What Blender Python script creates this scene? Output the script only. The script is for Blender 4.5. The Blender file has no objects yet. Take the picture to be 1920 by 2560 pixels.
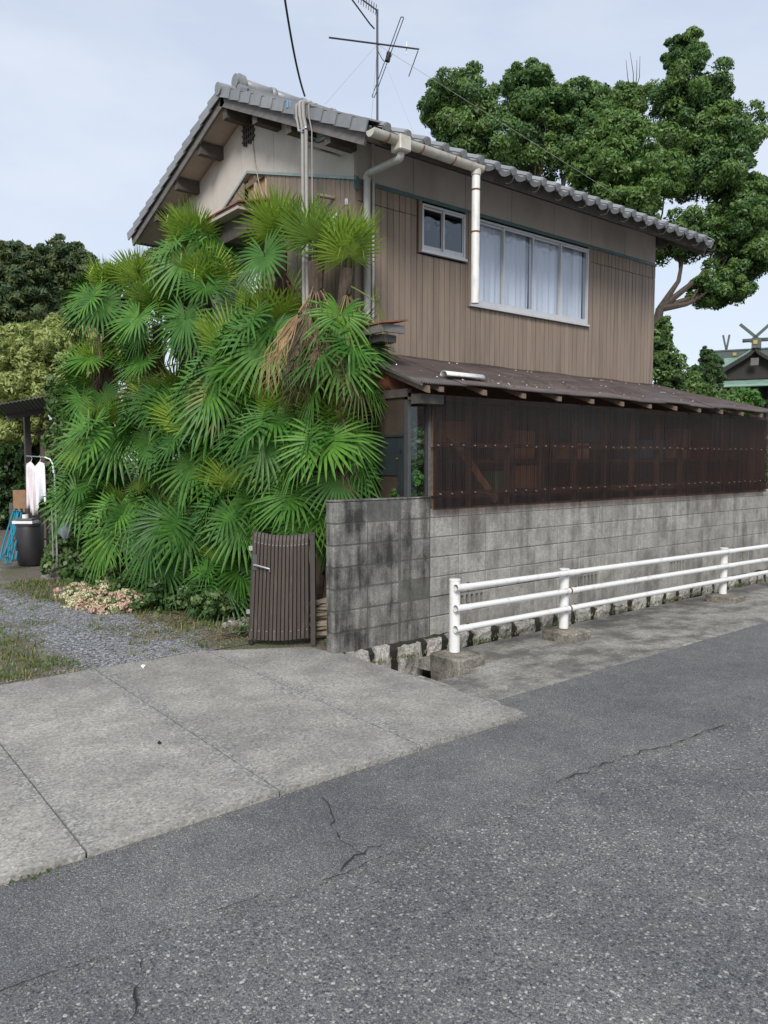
import bpy, bmesh, math, random
import numpy as np
from mathutils import Vector, Matrix
random.seed(7); rng = np.random.default_rng(11)
PI = math.pi; R_ = math.radians
S = bpy.context.scene; COL = S.collection

# ------------------------------------------------------------------ camera, sky, sun, exposure
FPX = 1900.0
CAM = np.array([0.0, 0.0, 1.78])
YAW = R_(51.209); PITCH = R_(4.124)
cd = bpy.data.cameras.new('camera'); cam = bpy.data.objects.new('camera', cd); COL.objects.link(cam)
cd.sensor_fit = 'VERTICAL'; cd.sensor_height = 36.0; cd.sensor_width = 27.0
cd.lens = 36.0*FPX/2560.0; cd.clip_start = 0.05; cd.clip_end = 2000
cam.location = CAM.tolist(); cam.rotation_euler = (PI/2-PITCH, 0, YAW-PI/2)
S.camera = cam

SUN_EL, SUN_AZ = R_(37), R_(224)          # azimuth of the sun, counter-clockwise from +X
W = bpy.data.worlds.new('World'); S.world = W; W.use_nodes = True
nt = W.node_tree; nt.nodes.clear()
out = nt.nodes.new('ShaderNodeOutputWorld'); bg = nt.nodes.new('ShaderNodeBackground')
sky = nt.nodes.new('ShaderNodeTexSky'); sky.sky_type = 'NISHITA'; sky.sun_disc = False
sky.sun_elevation = SUN_EL; sky.sun_rotation = PI/2-SUN_AZ; sky.dust_density = 2.0; sky.air_density = 1.0
tc = nt.nodes.new('ShaderNodeTexCoord'); mp = nt.nodes.new('ShaderNodeMapping'); mp.inputs['Scale'].default_value = (1, 1, 3.0)
nz = nt.nodes.new('ShaderNodeTexNoise'); nz.inputs['Scale'].default_value = 2.1; nz.inputs['Detail'].default_value = 6; nz.inputs['Roughness'].default_value = .55
rp = nt.nodes.new('ShaderNodeValToRGB'); rp.color_ramp.elements[0].position = .36; rp.color_ramp.elements[1].position = .70
rp.color_ramp.elements[0].color = (.66, .66, .66, 1); rp.color_ramp.elements[1].color = (.97, .97, .97, 1)
cl = nt.nodes.new('ShaderNodeRGB'); cl.outputs[0].default_value = (4.4, 4.75, 5.4, 1)
mx = nt.nodes.new('ShaderNodeMix'); mx.data_type = 'RGBA'
L = nt.links.new
L(tc.outputs['Generated'], mp.inputs[0]); L(mp.outputs[0], nz.inputs['Vector']); L(nz.outputs['Fac'], rp.inputs[0])
L(rp.outputs[0], mx.inputs['Factor']); L(sky.outputs[0], mx.inputs['A']); L(cl.outputs[0], mx.inputs['B'])
L(mx.outputs['Result'], bg.inputs['Color']); bg.inputs['Strength'].default_value = 0.10; L(bg.outputs[0], out.inputs[0])

sl = bpy.data.lights.new('sun', 'SUN'); sl.energy = 1.8; sl.angle = R_(20); sl.color = (1.0, .96, .90)
so = bpy.data.objects.new('sun', sl); COL.objects.link(so); so.location = (0, 0, 30)
sd = Vector((math.cos(SUN_AZ)*math.cos(SUN_EL), math.sin(SUN_AZ)*math.cos(SUN_EL), math.sin(SUN_EL)))
so.rotation_euler = sd.to_track_quat('Z', 'Y').to_euler()
S.view_settings.view_transform = 'Standard'; S.view_settings.look = 'None'
S.view_settings.exposure = 0.85; S.view_settings.gamma = 1.0; S.view_settings.use_curve_mapping = False

# ------------------------------------------------------------------ helpers
F0 = np.array([math.cos(YAW), math.sin(YAW), 0]); RT = np.array([math.sin(YAW), -math.cos(YAW), 0]); U0 = np.array([0, 0, 1.])
FW = F0*math.cos(PITCH)-U0*math.sin(PITCH); UP = U0*math.cos(PITCH)+F0*math.sin(PITCH)
def at(px, py, depth):
    """world point at a depth (metres) along the view through a photo pixel"""
    return CAM+(FW+RT*(px-960)/FPX+UP*(1280-py)/FPX)*depth
def at_plane(px, py, ax, val):
    d = FW+RT*(px-960)/FPX+UP*(1280-py)/FPX
    return CAM+d*((val-CAM[ax])/d[ax])

WL = {}
def tag(o, label=None, cat=None, group=None, kind=None):
    if label: o['label'] = label
    if cat: o['category'] = cat
    if group: o['group'] = group
    if kind: o['kind'] = kind
    return o
def place(o, loc, parent=None):
    loc = Vector(loc); WL[o.name] = loc.copy()
    if o.name not in COL.objects: COL.objects.link(o)
    if parent is not None:
        o.parent = parent; o.location = loc-WL[parent.name]
    else: o.location = loc
    return o
def thing(name, loc, label, cat, group=None):
    o = bpy.data.objects.new(name, None); place(o, loc); o.empty_display_size = .2
    return tag(o, label, cat, group)
class MB:
    def __init__(s): s.v = []; s.f = []; s.m = []; s.n = 0
    def add(s, vs, fs, m=0):
        for f in fs: s.f.append(tuple(i+s.n for i in f)); s.m.append(m)
        s.v.extend([tuple(map(float, q)) for q in vs]); s.n += len(vs); return s
    def box(s, a, b, m=0):
        (x0, y0, z0), (x1, y1, z1) = a, b
        v = [(x0,y0,z0),(x1,y0,z0),(x1,y1,z0),(x0,y1,z0),(x0,y0,z1),(x1,y0,z1),(x1,y1,z1),(x0,y1,z1)]
        return s.add(v, [(0,3,2,1),(4,5,6,7),(0,1,5,4),(1,2,6,5),(2,3,7,6),(3,0,4,7)], m)
    def cbox(s, a, b, c=.005, m=0, jit=0):
        """box with chamfered edges"""
        a = np.array(a, float); b = np.array(b, float); lo = np.minimum(a, b); hi = np.maximum(a, b)
        vs = []; idx = {}
        for ix in (0,1):
            for iy in (0,1):
                for iz in (0,1):
                    s3 = (ix, iy, iz); cor = np.where(np.array(s3) > 0, hi, lo); inn = np.where(np.array(s3) > 0, -1., 1.)*c
                    j = (np.random.default_rng(hash((s.n, s3)) & 0xffff).normal(0, jit, 3) if jit else 0)
                    for axx in range(3):
                        p = cor+inn; p[axx] = cor[axx]; idx[(ix,iy,iz,axx)] = len(vs); vs.append(p+j)
        fs = []
        for axx in range(3):
            o1, o2 = (axx+1) % 3, (axx+2) % 3
            for sd_ in (0,1):
                q = []
                for p1, p2 in ((0,0),(1,0),(1,1),(0,1)):
                    k = [0,0,0]; k[axx] = sd_; k[o1] = p1; k[o2] = p2; q.append(idx[(*k, axx)])
                fs.append(q if sd_ else q[::-1])
            for p1 in (0,1):
                for p2 in (0,1):
                    k0 = [0,0,0]; k0[o1] = p1; k0[o2] = p2; k1 = list(k0); k1[axx] = 1
                    q = [idx[(*k0,o1)], idx[(*k1,o1)], idx[(*k1,o2)], idx[(*k0,o2)]]
                    fs.append(q if p1 == p2 else q[::-1])
        for ix in (0,1):
            for iy in (0,1):
                for iz in (0,1):
                    q = [idx[(ix,iy,iz,k)] for k in range(3)]
                    fs.append(q if (ix+iy+iz) % 2 else q[::-1])
        return s.add(vs, fs, m)
    def obox(s, c, ax, ay, az, m=0):
        """oriented box: centre and three half-axis vectors"""
        c, ax, ay, az = [np.array(q, float) for q in (c, ax, ay, az)]
        v = [c+i*ax+j*ay+k*az for k in (-1,1) for (i, j) in ((-1,-1),(1,-1),(1,1),(-1,1))]
        return s.add(v, [(0,3,2,1),(4,5,6,7),(0,1,5,4),(1,2,6,5),(2,3,7,6),(3,0,4,7)], m)
    def tube(s, pts, r, n=8, m=0, caps=True):
        pts = [np.array(p, float) for p in pts]; k = len(pts)
        rr = r if hasattr(r, '__len__') else [r]*k
        vs = []; ref = None
        for i, p in enumerate(pts):
            t = pts[min(i+1, k-1)]-pts[max(i-1, 0)]; t = t/(np.linalg.norm(t)+1e-9)
            if ref is None: ref = np.array([0,0,1.]) if abs(t[2]) < .9 else np.array([1.,0,0])
            a = np.cross(t, ref); a /= np.linalg.norm(a)+1e-9; b = np.cross(a, t); ref = b
            vs += [p+rr[i]*(math.cos(2*PI*j/n)*a+math.sin(2*PI*j/n)*b) for j in range(n)]
        fs = [(i*n+j, i*n+(j+1) % n, (i+1)*n+(j+1) % n, (i+1)*n+j) for i in range(k-1) for j in range(n)]
        if caps: fs += [tuple(range(n))[::-1], tuple((k-1)*n+j for j in range(n))]
        return s.add(vs, fs, m)
    def prism(s, poly, off, m=0):
        """polygon (3D points) extruded by a vector"""
        n = len(poly); off = np.array(off, float); p0 = [np.array(p, float) for p in poly]
        vs = p0+[p+off for p in p0]
        fs = [tuple(range(n))[::-1], tuple(n+i for i in range(n))]+[(i, (i+1) % n, n+(i+1) % n, n+i) for i in range(n)]
        return s.add(vs, fs, m)
    def grid(s, P, m=0):
        """P: array [a][b] of points"""
        a = len(P); b = len(P[0]); vs = [q for row in P for q in row]
        return s.add(vs, [(i*b+j, (i+1)*b+j, (i+1)*b+j+1, i*b+j+1) for i in range(a-1) for j in range(b-1)], m)
    def data(s, name, mats, org=(0,0,0), smooth=False):
        me = bpy.data.meshes.new(name)
        v = np.array(s.v)-np.array(org, float)
        me.from_pydata(v.tolist(), [], s.f)
        for q in (mats if isinstance(mats, (list, tuple)) else [mats]): me.materials.append(q)
        if any(s.m): me.polygons.foreach_set('material_index', s.m)
        if smooth: me.polygons.foreach_set('use_smooth', [True]*len(s.f))
        me.update(); return me
    def build(s, name, mats, parent=None, org=None, smooth=False, recalc=True, label=None):
        if org is None:
            org = np.array(s.v).mean(0); 
        me = s.data(name, mats, org, smooth)
        if recalc:
            bm = bmesh.new(); bm.from_mesh(me); bmesh.ops.recalc_face_normals(bm, faces=bm.faces); bm.to_mesh(me); bm.free()
        o = bpy.data.objects.new(name, me); place(o, org, parent)
        if label: o['label'] = label
        if smooth:
            try: me.set_sharp_from_angle(angle=R_(38))
            except Exception: pass
        return o
def struct(o): o['kind'] = 'structure'; return o
def inst(name, me, loc, parent=None, rot=(0,0,0), scale=(1,1,1)):
    o = bpy.data.objects.new(name, me); place(o, loc, parent); o.rotation_euler = rot; o.scale = scale; return o

def pebble(mb, c, r, rg):
    ax = rg.normal(0, 1, (6,3))*.25; o = np.array([(1,0,0),(-1,0,0),(0,1,0),(0,-1,0),(0,0,.6),(0,0,-.5)])
    a = rg.random()*6.28; ca, sa = math.cos(a), math.sin(a); rr = r*(.7+.6*rg.random(3))
    v = [(c[0]+(ca*p[0]*rr[0]-sa*p[1]*rr[1]), c[1]+(sa*p[0]*rr[0]+ca*p[1]*rr[1]), c[2]+p[2]*rr[2]) for p in o+ax]
    mb.add(v, [(0,2,4),(2,1,4),(1,3,4),(3,0,4),(2,0,5),(1,2,5),(3,1,5),(0,3,5)])

# ------------------------------------------------------------------ materials
def node(t, ty, **kw):
    n = t.nodes.new(ty)
    for k, v in kw.items():
        if k in n.inputs: n.inputs[k].default_value = v
        else: setattr(n, k, v)
    return n
def ramp(t, fac, stops):
    r = t.nodes.new('ShaderNodeValToRGB'); e = r.color_ramp.elements
    while len(e) < len(stops): e.new(.5)
    for q, (p, c) in zip(e, stops): q.position = p; q.color = (*c, 1)
    if fac is not None: t.links.new(fac, r.inputs[0])
    return r.outputs[0]
def mix(t, a, b, f, mode='MIX'):
    n = t.nodes.new('ShaderNodeMix'); n.data_type = 'RGBA'; n.blend_type = mode
    for s, v in (('Factor', f), ('A', a), ('B', b)):
        i = [q for q in n.inputs if q.name == s and (q.type == ('VALUE' if s == 'Factor' else 'RGBA'))][0]
        if hasattr(v, 'links'): t.links.new(v, i)
        else: i.default_value = v if s == 'Factor' else ((*v, 1) if len(v) == 3 else v)
    return [q for q in n.outputs if q.type == 'RGBA'][0]
def noise(t, vec, scale, detail=4, rough=.55, out='Fac', dist=0):
    n = node(t, 'ShaderNodeTexNoise', Scale=scale, Detail=detail, Roughness=rough, Distortion=dist)
    t.links.new(vec, n.inputs['Vector']); return n.outputs[out]
def vmap(t, vec, scale=(1,1,1), loc=(0,0,0)):
    n = node(t, 'ShaderNodeMapping'); n.inputs['Scale'].default_value = scale; n.inputs['Location'].default_value = loc
    t.links.new(vec, n.inputs[0]); return n.outputs[0]
def math_(t, op, a, b=None):
    n = t.nodes.new('ShaderNodeMath'); n.operation = op
    for i, v in enumerate((a, b)):
        if v is None: continue
        if hasattr(v, 'links'): t.links.new(v, n.inputs[i])
        else: n.inputs[i].default_value = v
    return n.outputs[0]
def new_mat(name):
    m = bpy.data.materials.new(name); m.use_nodes = True; t = m.node_tree; t.nodes.clear()
    o = t.nodes.new('ShaderNodeOutputMaterial'); b = t.nodes.new('ShaderNodeBsdfPrincipled'); t.links.new(b.outputs[0], o.inputs[0])
    g = t.nodes.new('ShaderNodeNewGeometry'); return m, t, b, g.outputs['Position'], o
def bump(t, b, h, strength=.3, dist=.01):
    n = node(t, 'ShaderNodeBump', Strength=strength, Distance=dist); t.links.new(h, n.inputs['Height']); t.links.new(n.outputs[0], b.inputs['Normal'])
def simple(name, c, rough=.6, var=.12, scale=12, metal=0, bmp=.0, stretch=(1,1,1), rnd=.0, grime=None, spec=.5):
    """base colour with two scales of variation, optional per-object variation, grime streaks and relief"""
    m, t, b, P, o = new_mat(name); c = np.array(c)
    v = vmap(t, P, stretch)
    n1 = noise(t, v, scale, 5); n2 = noise(t, v, scale*6, 4)
    col = ramp(t, n1, [(.3, c*(1-var)), (.7, np.minimum(c*(1+var), .95))])
    col = mix(t, col, ramp(t, n2, [(.3, (.82,)*3), (.7, (1.12,)*3)]), min(1, var*3), 'MULTIPLY')
    if rnd:
        oi = t.nodes.new('ShaderNodeObjectInfo')
        col = mix(t, col, ramp(t, oi.outputs['Random'], [(0, (1-rnd,)*3), (1, (1+rnd*.7,)*3)]), 1, 'MULTIPLY')
    if grime is not None:
        gcol, gs, gst, lo, hi = grime
        col = mix(t, col, gcol, ramp(t, noise(t, vmap(t, P, gst), gs, 6, .65), [(lo, (0,0,0)), (hi, (1,1,1))]))
    t.links.new(col, b.inputs['Base Color']); b.inputs['Metallic'].default_value = metal
    b.inputs['Specular IOR Level'].default_value = spec
    rr = math_(t, 'ADD', math_(t, 'MULTIPLY', n2, .2), rough-.1); t.links.new(rr, b.inputs['Roughness'])
    if bmp: bump(t, b, n2, bmp, .004)
    return m
def leaf_mat(name, c1, c2, rough=.5, trans=.3, rnd=True, spec=.4):
    m, t, b, P, o = new_mat(name)
    n1 = noise(t, P, 9, 2)
    col = ramp(t, n1, [(.3, c1), (.7, c2)])
    if rnd:
        oi = t.nodes.new('ShaderNodeObjectInfo')
        col = mix(t, col, ramp(t, oi.outputs['Random'], [(0, (.5, .58, .55)), (.5, (.9, .92, .9)), (1, (1.4, 1.28, 1.0))]), 1, 'MULTIPLY')
    t.links.new(col, b.inputs['Base Color']); b.inputs['Roughness'].default_value = rough; b.inputs['Specular IOR Level'].default_value = spec
    tr = t.nodes.new('ShaderNodeBsdfTranslucent'); t.links.new(mix(t, col, (1.3, 1.4, .6), 1, 'MULTIPLY'), tr.inputs[0])
    ms = node(t, 'ShaderNodeMixShader', Fac=trans); t.links.new(b.outputs[0], ms.inputs[1]); t.links.new(tr.outputs[0], ms.inputs[2]); t.links.new(ms.outputs[0], o.inputs[0])
    return m

def asphalt(name, coarse, seed):
    m, t, b, P, o = new_mat(name)
    v = vmap(t, P, (1,1,.2), (seed, seed, 0))
    wob = node(t, 'ShaderNodeVectorMath', operation='MULTIPLY_ADD'); 
    t.links.new(noise(t, v, 60, 2, .5, 'Color'), wob.inputs[0]); wob.inputs[1].default_value = (.008,)*3; t.links.new(v, wob.inputs[2]); v2 = wob.outputs[0]
    vo = node(t, 'ShaderNodeTexVoronoi', Scale=78 if coarse else 125); t.links.new(v2, vo.inputs['Vector'])
    vs = node(t, 'ShaderNodeTexVoronoi', Scale=290); t.links.new(v2, vs.inputs['Vector'])
    sep = t.nodes.new('ShaderNodeSeparateColor'); t.links.new(vo.outputs['Color'], sep.inputs[0])
    sep2 = t.nodes.new('ShaderNodeSeparateColor'); t.links.new(vs.outputs['Color'], sep2.inputs[0])
    if coarse: st = [(0,(.04,.042,.048)), (.30,(.072,.076,.083)), (.58,(.125,.128,.133)), (.74,(.19,.19,.188)), (.86,(.27,.268,.255)), (1,(.44,.435,.40))]
    else: st = [(0,(.058,.060,.064)), (.45,(.112,.114,.119)), (.75,(.175,.177,.18)), (.92,(.26,.26,.255)), (1,(.42,.415,.39))]
    stone = ramp(t, sep.outputs[0], st)
    fine = ramp(t, sep2.outputs[1], [(0,(.055,.057,.061)), (.5,(.115,.116,.12)), (.85,(.18,.18,.175)), (1,(.32,.32,.30))])
    # stones only where the cell is big enough, fines between
    mask = ramp(t, math_(t, 'ADD', vo.outputs['Distance'], math_(t, 'MULTIPLY', sep.outputs[1], .35)), [(.50,(1,)*3), (.66,(0,)*3)])
    col = mix(t, fine, stone, mask)
    big = noise(t, P, 1.1, 5, .6); mid = noise(t, P, 7, 4, .6)
    col = mix(t, col, ramp(t, big, [(.3,(.74,.75,.77)), (.7,(1.2,1.19,1.16))]), 1, 'MULTIPLY')
    col = mix(t, col, ramp(t, mid, [(.3,(.86,.86,.87)), (.7,(1.12,1.12,1.1))]), 1, 'MULTIPLY')
    if coarse:
        dust = ramp(t, noise(t, vmap(t, P, (.6,1.4,1)), 2.6, 6, .7), [(.56,(0,)*3), (.75,(.35,)*3)])
        col = mix(t, col, (.26,.25,.21), dust)
    t.links.new(col, b.inputs['Base Color']); b.inputs['Roughness'].default_value = .72; b.inputs['Specular IOR Level'].default_value = .45
    h = math_(t, 'ADD', math_(t, 'MULTIPLY', vo.outputs['Distance'], -1), math_(t, 'MULTIPLY', sep2.outputs[0], .3))
    bump(t, b, h, .55, .006)
    return m
def concrete(name, c, grime=.45, gcol=(.05,.052,.048), speck=True, rnd=.12, streak=False, seed=0, gpos=(.48,.7), mossy=0, speckc=.8):
    m, t, b, P, o = new_mat(name); c = np.array(c); v = vmap(t, P, (1,1,1), (seed, 3*seed, 0))
    n1 = noise(t, v, 3.2, 6, .62); n2 = noise(t, v, 38, 5, .7)
    col = ramp(t, n1, [(.3, c*.80), (.7, np.minimum(c*1.16, .9))])
    col = mix(t, col, ramp(t, n2, [(.3,(.72,)*3), (.65,(1.12,)*3)]), .85, 'MULTIPLY')
    h = n2
    if speck:
        vo = node(t, 'ShaderNodeTexVoronoi', Scale=88); t.links.new(v, vo.inputs['Vector'])
        sp = t.nodes.new('ShaderNodeSeparateColor'); t.links.new(vo.outputs['Color'], sp.inputs[0])
        col = mix(t, col, ramp(t, sp.outputs[0], [(0,(.42,.43,.45)), (.18,(.70,.70,.71)), (.4,(.95,.95,.95)), (.8,(1.06,)*3), (1,(1.5,1.48,1.42))]), speckc, 'MULTIPLY')
        h = math_(t, 'ADD', n2, math_(t, 'MULTIPLY', vo.outputs['Distance'], .6))
    if rnd:
        oi = t.nodes.new('ShaderNodeObjectInfo')
        col = mix(t, col, ramp(t, oi.outputs['Random'], [(0,(1-rnd,)*3), (1,(1+rnd,)*3)]), 1, 'MULTIPLY')
    if grime:
        sc = (3.4, 3.4, .38) if streak else (1, 1, 1)
        g = noise(t, vmap(t, P, sc, (seed*2, 0, 0)), 2.6, 7, .72)
        if streak: g = math_(t, 'ADD', math_(t, 'MULTIPLY', g, .50), math_(t, 'MULTIPLY', noise(t, P, 2.3, 7, .68), .50))
        col = mix(t, col, gcol, ramp(t, g, [(gpos[0],(0,)*3), (gpos[1],(grime,)*3)]))
    if mossy:
        g = noise(t, vmap(t, P, (1,1,.7), (9, 4, 0)), 4, 6, .7)
        col = mix(t, col, (.06,.065,.02), ramp(t, g, [(.56,(0,)*3), (.68,(mossy,)*3)]))
    if name.startswith('apron'):
        sx = t.nodes.new('ShaderNodeSeparateXYZ'); t.links.new(P, sx.inputs[0])
        fr = math_(t, 'FRACT', math_(t, 'DIVIDE', math_(t, 'SUBTRACT', sx.outputs[0], .02), 1.01)); d = math_(t, 'MINIMUM', fr, math_(t, 'SUBTRACT', 1.0, fr))
        d = math_(t, 'ADD', d, math_(t, 'MULTIPLY', math_(t, 'SUBTRACT', noise(t, P, 2.2, 4), .45), .45))
        va = node(t, 'ShaderNodeTexVoronoi', Scale=75); t.links.new(P, va.inputs['Vector']); sa = t.nodes.new('ShaderNodeSeparateColor'); t.links.new(va.outputs['Color'], sa.inputs[0])
        col = mix(t, col, ramp(t, noise(t, vmap(t, P, (1,1,1), (3,1,0)), .9, 5, .6), [(.3,(.72,.72,.73)), (.7,(1.22,1.20,1.16))]), 1, 'MULTIPLY')
        agg = ramp(t, sa.outputs[0], [(0,(.10,.10,.105)), (.45,(.20,.195,.19)), (.8,(.32,.315,.30)), (1,(.5,.49,.46))])
        col = mix(t, col, agg, ramp(t, d, [(.05,(.62,)*3), (.15,(0,)*3)]))
    t.links.new(col, b.inputs['Base Color']); b.inputs['Roughness'].default_value = .85; b.inputs['Specular IOR Level'].default_value = .3
    bump(t, b, h, .35, .006)
    return m

M = {}
M['asphalt_old'] = asphalt('old_asphalt', True, 0); M['asphalt_new'] = asphalt('patch_asphalt', False, 5)
M['apron'] = concrete('apron_concrete', (.325,.315,.292), .55, (.17,.165,.155), True, .05, gpos=(.46,.72), speckc=.72)
M['strip'] = concrete('gutter_concrete', (.32,.31,.28), .80, (.085,.083,.076), True, .10, seed=4, gpos=(.44,.60), mossy=.25)
M['footing'] = concrete('footing_concrete', (.27,.25,.21), .85, (.05,.047,.04), True, .1, seed=7, gpos=(.42,.6), mossy=.4)
M['block'] = concrete('block_concrete', (.32,.31,.285), .78, (.08,.078,.073), True, .12, True, 2, (.45,.61), 0, .35)
M['block_dark'] = concrete('block_dark_concrete', (.25,.245,.23), .94, (.025,.025,.022), True, .12, True, 6, (.43,.59), 0, .4)
M['mortar_dark'] = concrete('mortar_dark', (.12,.12,.11), .8, (.025,.025,.023), False, 0, True, 6, (.44,.62))
M['mortar'] = concrete('mortar', (.20,.20,.19), .7, (.04,.04,.04), False, 0, True, 8)
M['granite'] = concrete('granite', (.42,.40,.365), .70, (.045,.043,.036), True, .15, False, 3, (.46,.66), mossy=.3)
M['stone_gap'] = concrete('stone_gap_mortar', (.028,.027,.022), .8, (.015,.015,.012), False, 0, seed=5, mossy=.7)
M['ditch'] = simple('ditch_mud', (.03,.03,.026), .9, .3, 6)
M['soil'] = simple('soil', (.12,.105,.07), .95, .3, 5, bmp=.6, grime=((.07,.085,.03), .8, (1,1,1), .42, .58))
M['plaster'] = simple('wall_plaster', (.50,.465,.425), .9, .07, 2.2, bmp=.15, rnd=.03, grime=((.34,.315,.285), 1.4, (1.6,1.6,.5), .48, .85), spec=.2)
M['board'] = simple('siding_paint', (.236,.182,.138), .6, .10, 3, stretch=(4,4,.4), rnd=.09, grime=((.145,.115,.092), 2.0, (4,4,.35), .46, .78), bmp=.1)
M['backing'] = simple('board_backing', (.02,.017,.015), .9, .1)
M['flash'] = simple('green_flashing', (.075,.14,.15), .5, .15, 6, bmp=.05)
M['flash_pale'] = simple('pale_green_flashing', (.25,.32,.31), .5, .12, 6)
M['tile'] = simple('roof_tile_glaze', (.215,.225,.232), .38, .12, 9, rnd=.16, bmp=.1)
M['fascia'] = simple('weathered_fascia', (.14,.13,.125), .8, .25, 7, stretch=(1,1,3), bmp=.2)
M['fascia_dark'] = simple('dark_fascia', (.075,.062,.055), .75, .3, 7, bmp=.2)
M['soffit'] = simple('soffit_board', (.42,.36,.32), .85, .1, 5)
M['beam'] = simple('old_beam', (.075,.065,.058), .8, .25, 9, bmp=.2)
M['pvc_cream'] = simple('cream_gutter', (.50,.48,.42), .45, .1, 5, grime=((.22,.20,.16), 3, (1,1,1), .5, .8))
M['pvc_grey'] = simple('grey_pipe', (.42,.42,.40), .5, .08, 6, grime=((.2,.2,.18), 3, (2,2,.5), .5, .85))
M['pvc_white'] = simple('white_pipe', (.68,.68,.66), .45, .06, 6, grime=((.33,.30,.25), 5, (2,2,.6), .55, .8))
M['white_paint'] = simple('white_rail_paint', (.70,.70,.69), .35, .03, 5, grime=((.36,.30,.24), 9, (1,1,1), .57, .80), spec=.5)
M['rust'] = simple('rust', (.16,.055,.025), .8, .4, 18, bmp=.3)
M['rust_red'] = simple('rusty_sheet', (.22,.085,.05), .75, .35, 10, bmp=.2)
M['alu'] = simple('window_aluminium', (.52,.53,.54), .45, .06, 8, metal=.25)
M['alu_dark'] = simple('bronze_aluminium', (.10,.105,.105), .4, .08, 8, metal=.5)
M['alu_handle'] = simple('handle_alloy', (.30,.30,.31), .45, .1, 20, metal=.4)
M['steel'] = simple('bare_steel', (.55,.55,.56), .35, .1, 20, metal=.9)
M['door'] = simple('dark_door', (.022,.027,.032), .45, .15, 6)
M['door_panel'] = simple('door_panel_wood', (.045,.032,.025), .6, .2, 6)
M['wood'] = simple('rafter_wood', (.16,.115,.085), .85, .3, 14, stretch=(3,1,3), bmp=.2)
M['wood_light'] = simple('cut_wood', (.40,.31,.20), .8, .2, 10, bmp=.2, rnd=.2)
M['plank'] = simple('stacked_plank', (.33,.28,.21), .85, .25, 12, stretch=(1,1,4), bmp=.3, rnd=.3)
M['ply'] = simple('plywood', (.30,.22,.13), .8, .2, 14)
M['roof_sheet'] = simple('brown_roof_sheet', (.085,.068,.066), .42, .15, 3, rnd=.12, grime=((.17,.14,.135), 2.2, (1,3,1), .5, .85), spec=.5)
M['gate'] = simple('gate_brown', (.056,.043,.036), .62, .12, 9, stretch=(3,3,.6), rnd=.10, grime=((.15,.13,.12), 5, (4,4,.6), .55, .85))
M['gate_dark'] = simple('gate_post', (.05,.042,.038), .5, .15, 9)
M['drum'] = simple('black_drum', (.025,.025,.028), .5, .15, 6)
M['white_plastic'] = simple('white_plastic', (.75,.76,.78), .4, .04, 8)
M['hose'] = simple('blue_hose', (.008,.20,.30), .4, .15, 20)
M['cloth_white'] = simple('white_cloth', (.78,.79,.84), .9, .04, 10)
M['cloth_pink'] = simple('pale_pink_cloth', (.72,.66,.68), .9, .05, 10)
M['black'] = simple('black_cable', (.012,.012,.013), .5, .1)
M['grey_cable'] = simple('grey_cable', (.30,.29,.275), .6, .1)
M['blue_clip'] = simple('blue_clip', (.10,.25,.40), .5, .1)
M['antenna'] = simple('antenna_metal', (.06,.06,.075), .45, .15, 20, metal=.5)
M['copper'] = simple('verdigris_copper', (.20,.31,.26), .6, .22, 4, bmp=.1, rnd=.12, grime=((.09,.12,.10), 2, (1,1,1), .5, .8))
M['shrine_wood'] = simple('shrine_wood', (.025,.022,.022), .8, .2, 6)
M['shrine_ridge'] = simple('shrine_ridge_metal', (.07,.09,.09), .6, .2, 5)
M['shrine_grey'] = simple('shrine_grey_wood', (.12,.115,.11), .8, .15, 5)
M['gold'] = simple('gilt', (.55,.40,.12), .35, .1, 10, metal=.8)
M['bark'] = simple('bark', (.075,.06,.048), .9, .3, 10, stretch=(2,2,.6), bmp=.6)
M['palm_fibre'] = simple('palm_trunk_fibre', (.075,.055,.04), .95, .4, 20, stretch=(2,2,.5), bmp=.7)
M['card'] = simple('brown_board', (.25,.15,.085), .8, .2, 8)
M['bag'] = simple('plastic_bag', (.32,.36,.45), .35, .25, 8)
M['mud'] = simple('yard_mud', (.1,.09,.07), .95, .3, 4)
M['curtain'] = simple('net_curtain', (.78,.80,.83), .9, .06, 4, stretch=(6,6,.4))
M['room'] = simple('dark_room', (.03,.033,.04), .9, .1)
M['tan_box'] = simple('cardboard_box', (.38,.29,.20), .8, .12, 6)
M['red_box'] = simple('dark_red_box', (.25,.05,.05), .7, .1, 6)
M['blue_box'] = simple('blue_box', (.06,.17,.33), .6, .1, 6)
M['green_box'] = simple('green_box', (.06,.24,.10), .6, .1, 6)
M['pale_box'] = simple('pale_box', (.62,.52,.42), .7, .1, 6)
M['crack'] = simple('crack_dark', (.02,.02,.02), .95, .2)
M['crack_sand'] = simple('crack_sand', (.19,.18,.15), .95, .3, 30)
M['black_bit'] = simple('black_scrap', (.01,.01,.01), .7, .1)
M['gravel'] = simple('gravel_stone', (.24,.245,.255), .85, .35, 30, bmp=.3)
M['dry_leaf'] = leaf_mat('dry_leaf', (.22,.16,.09), (.33,.27,.15), .8, .15, False)
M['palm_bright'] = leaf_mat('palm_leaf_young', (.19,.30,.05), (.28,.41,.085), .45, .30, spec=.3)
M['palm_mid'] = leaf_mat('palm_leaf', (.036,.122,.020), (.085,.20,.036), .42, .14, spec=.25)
M['palm_pale'] = leaf_mat('palm_leaf_yellowing', (.14,.17,.055), (.25,.25,.11), .5, .25)
M['palm_dead'] = leaf_mat('palm_leaf_dead', (.15,.105,.068), (.28,.205,.140), .85, .12)
M['petiole'] = leaf_mat('palm_petiole', (.12,.16,.05), (.16,.20,.06), .5, .05)
M['camphor_a'] = leaf_mat('camphor_leaf', (.052,.125,.038), (.09,.18,.05), .45, .25, False)
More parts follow.
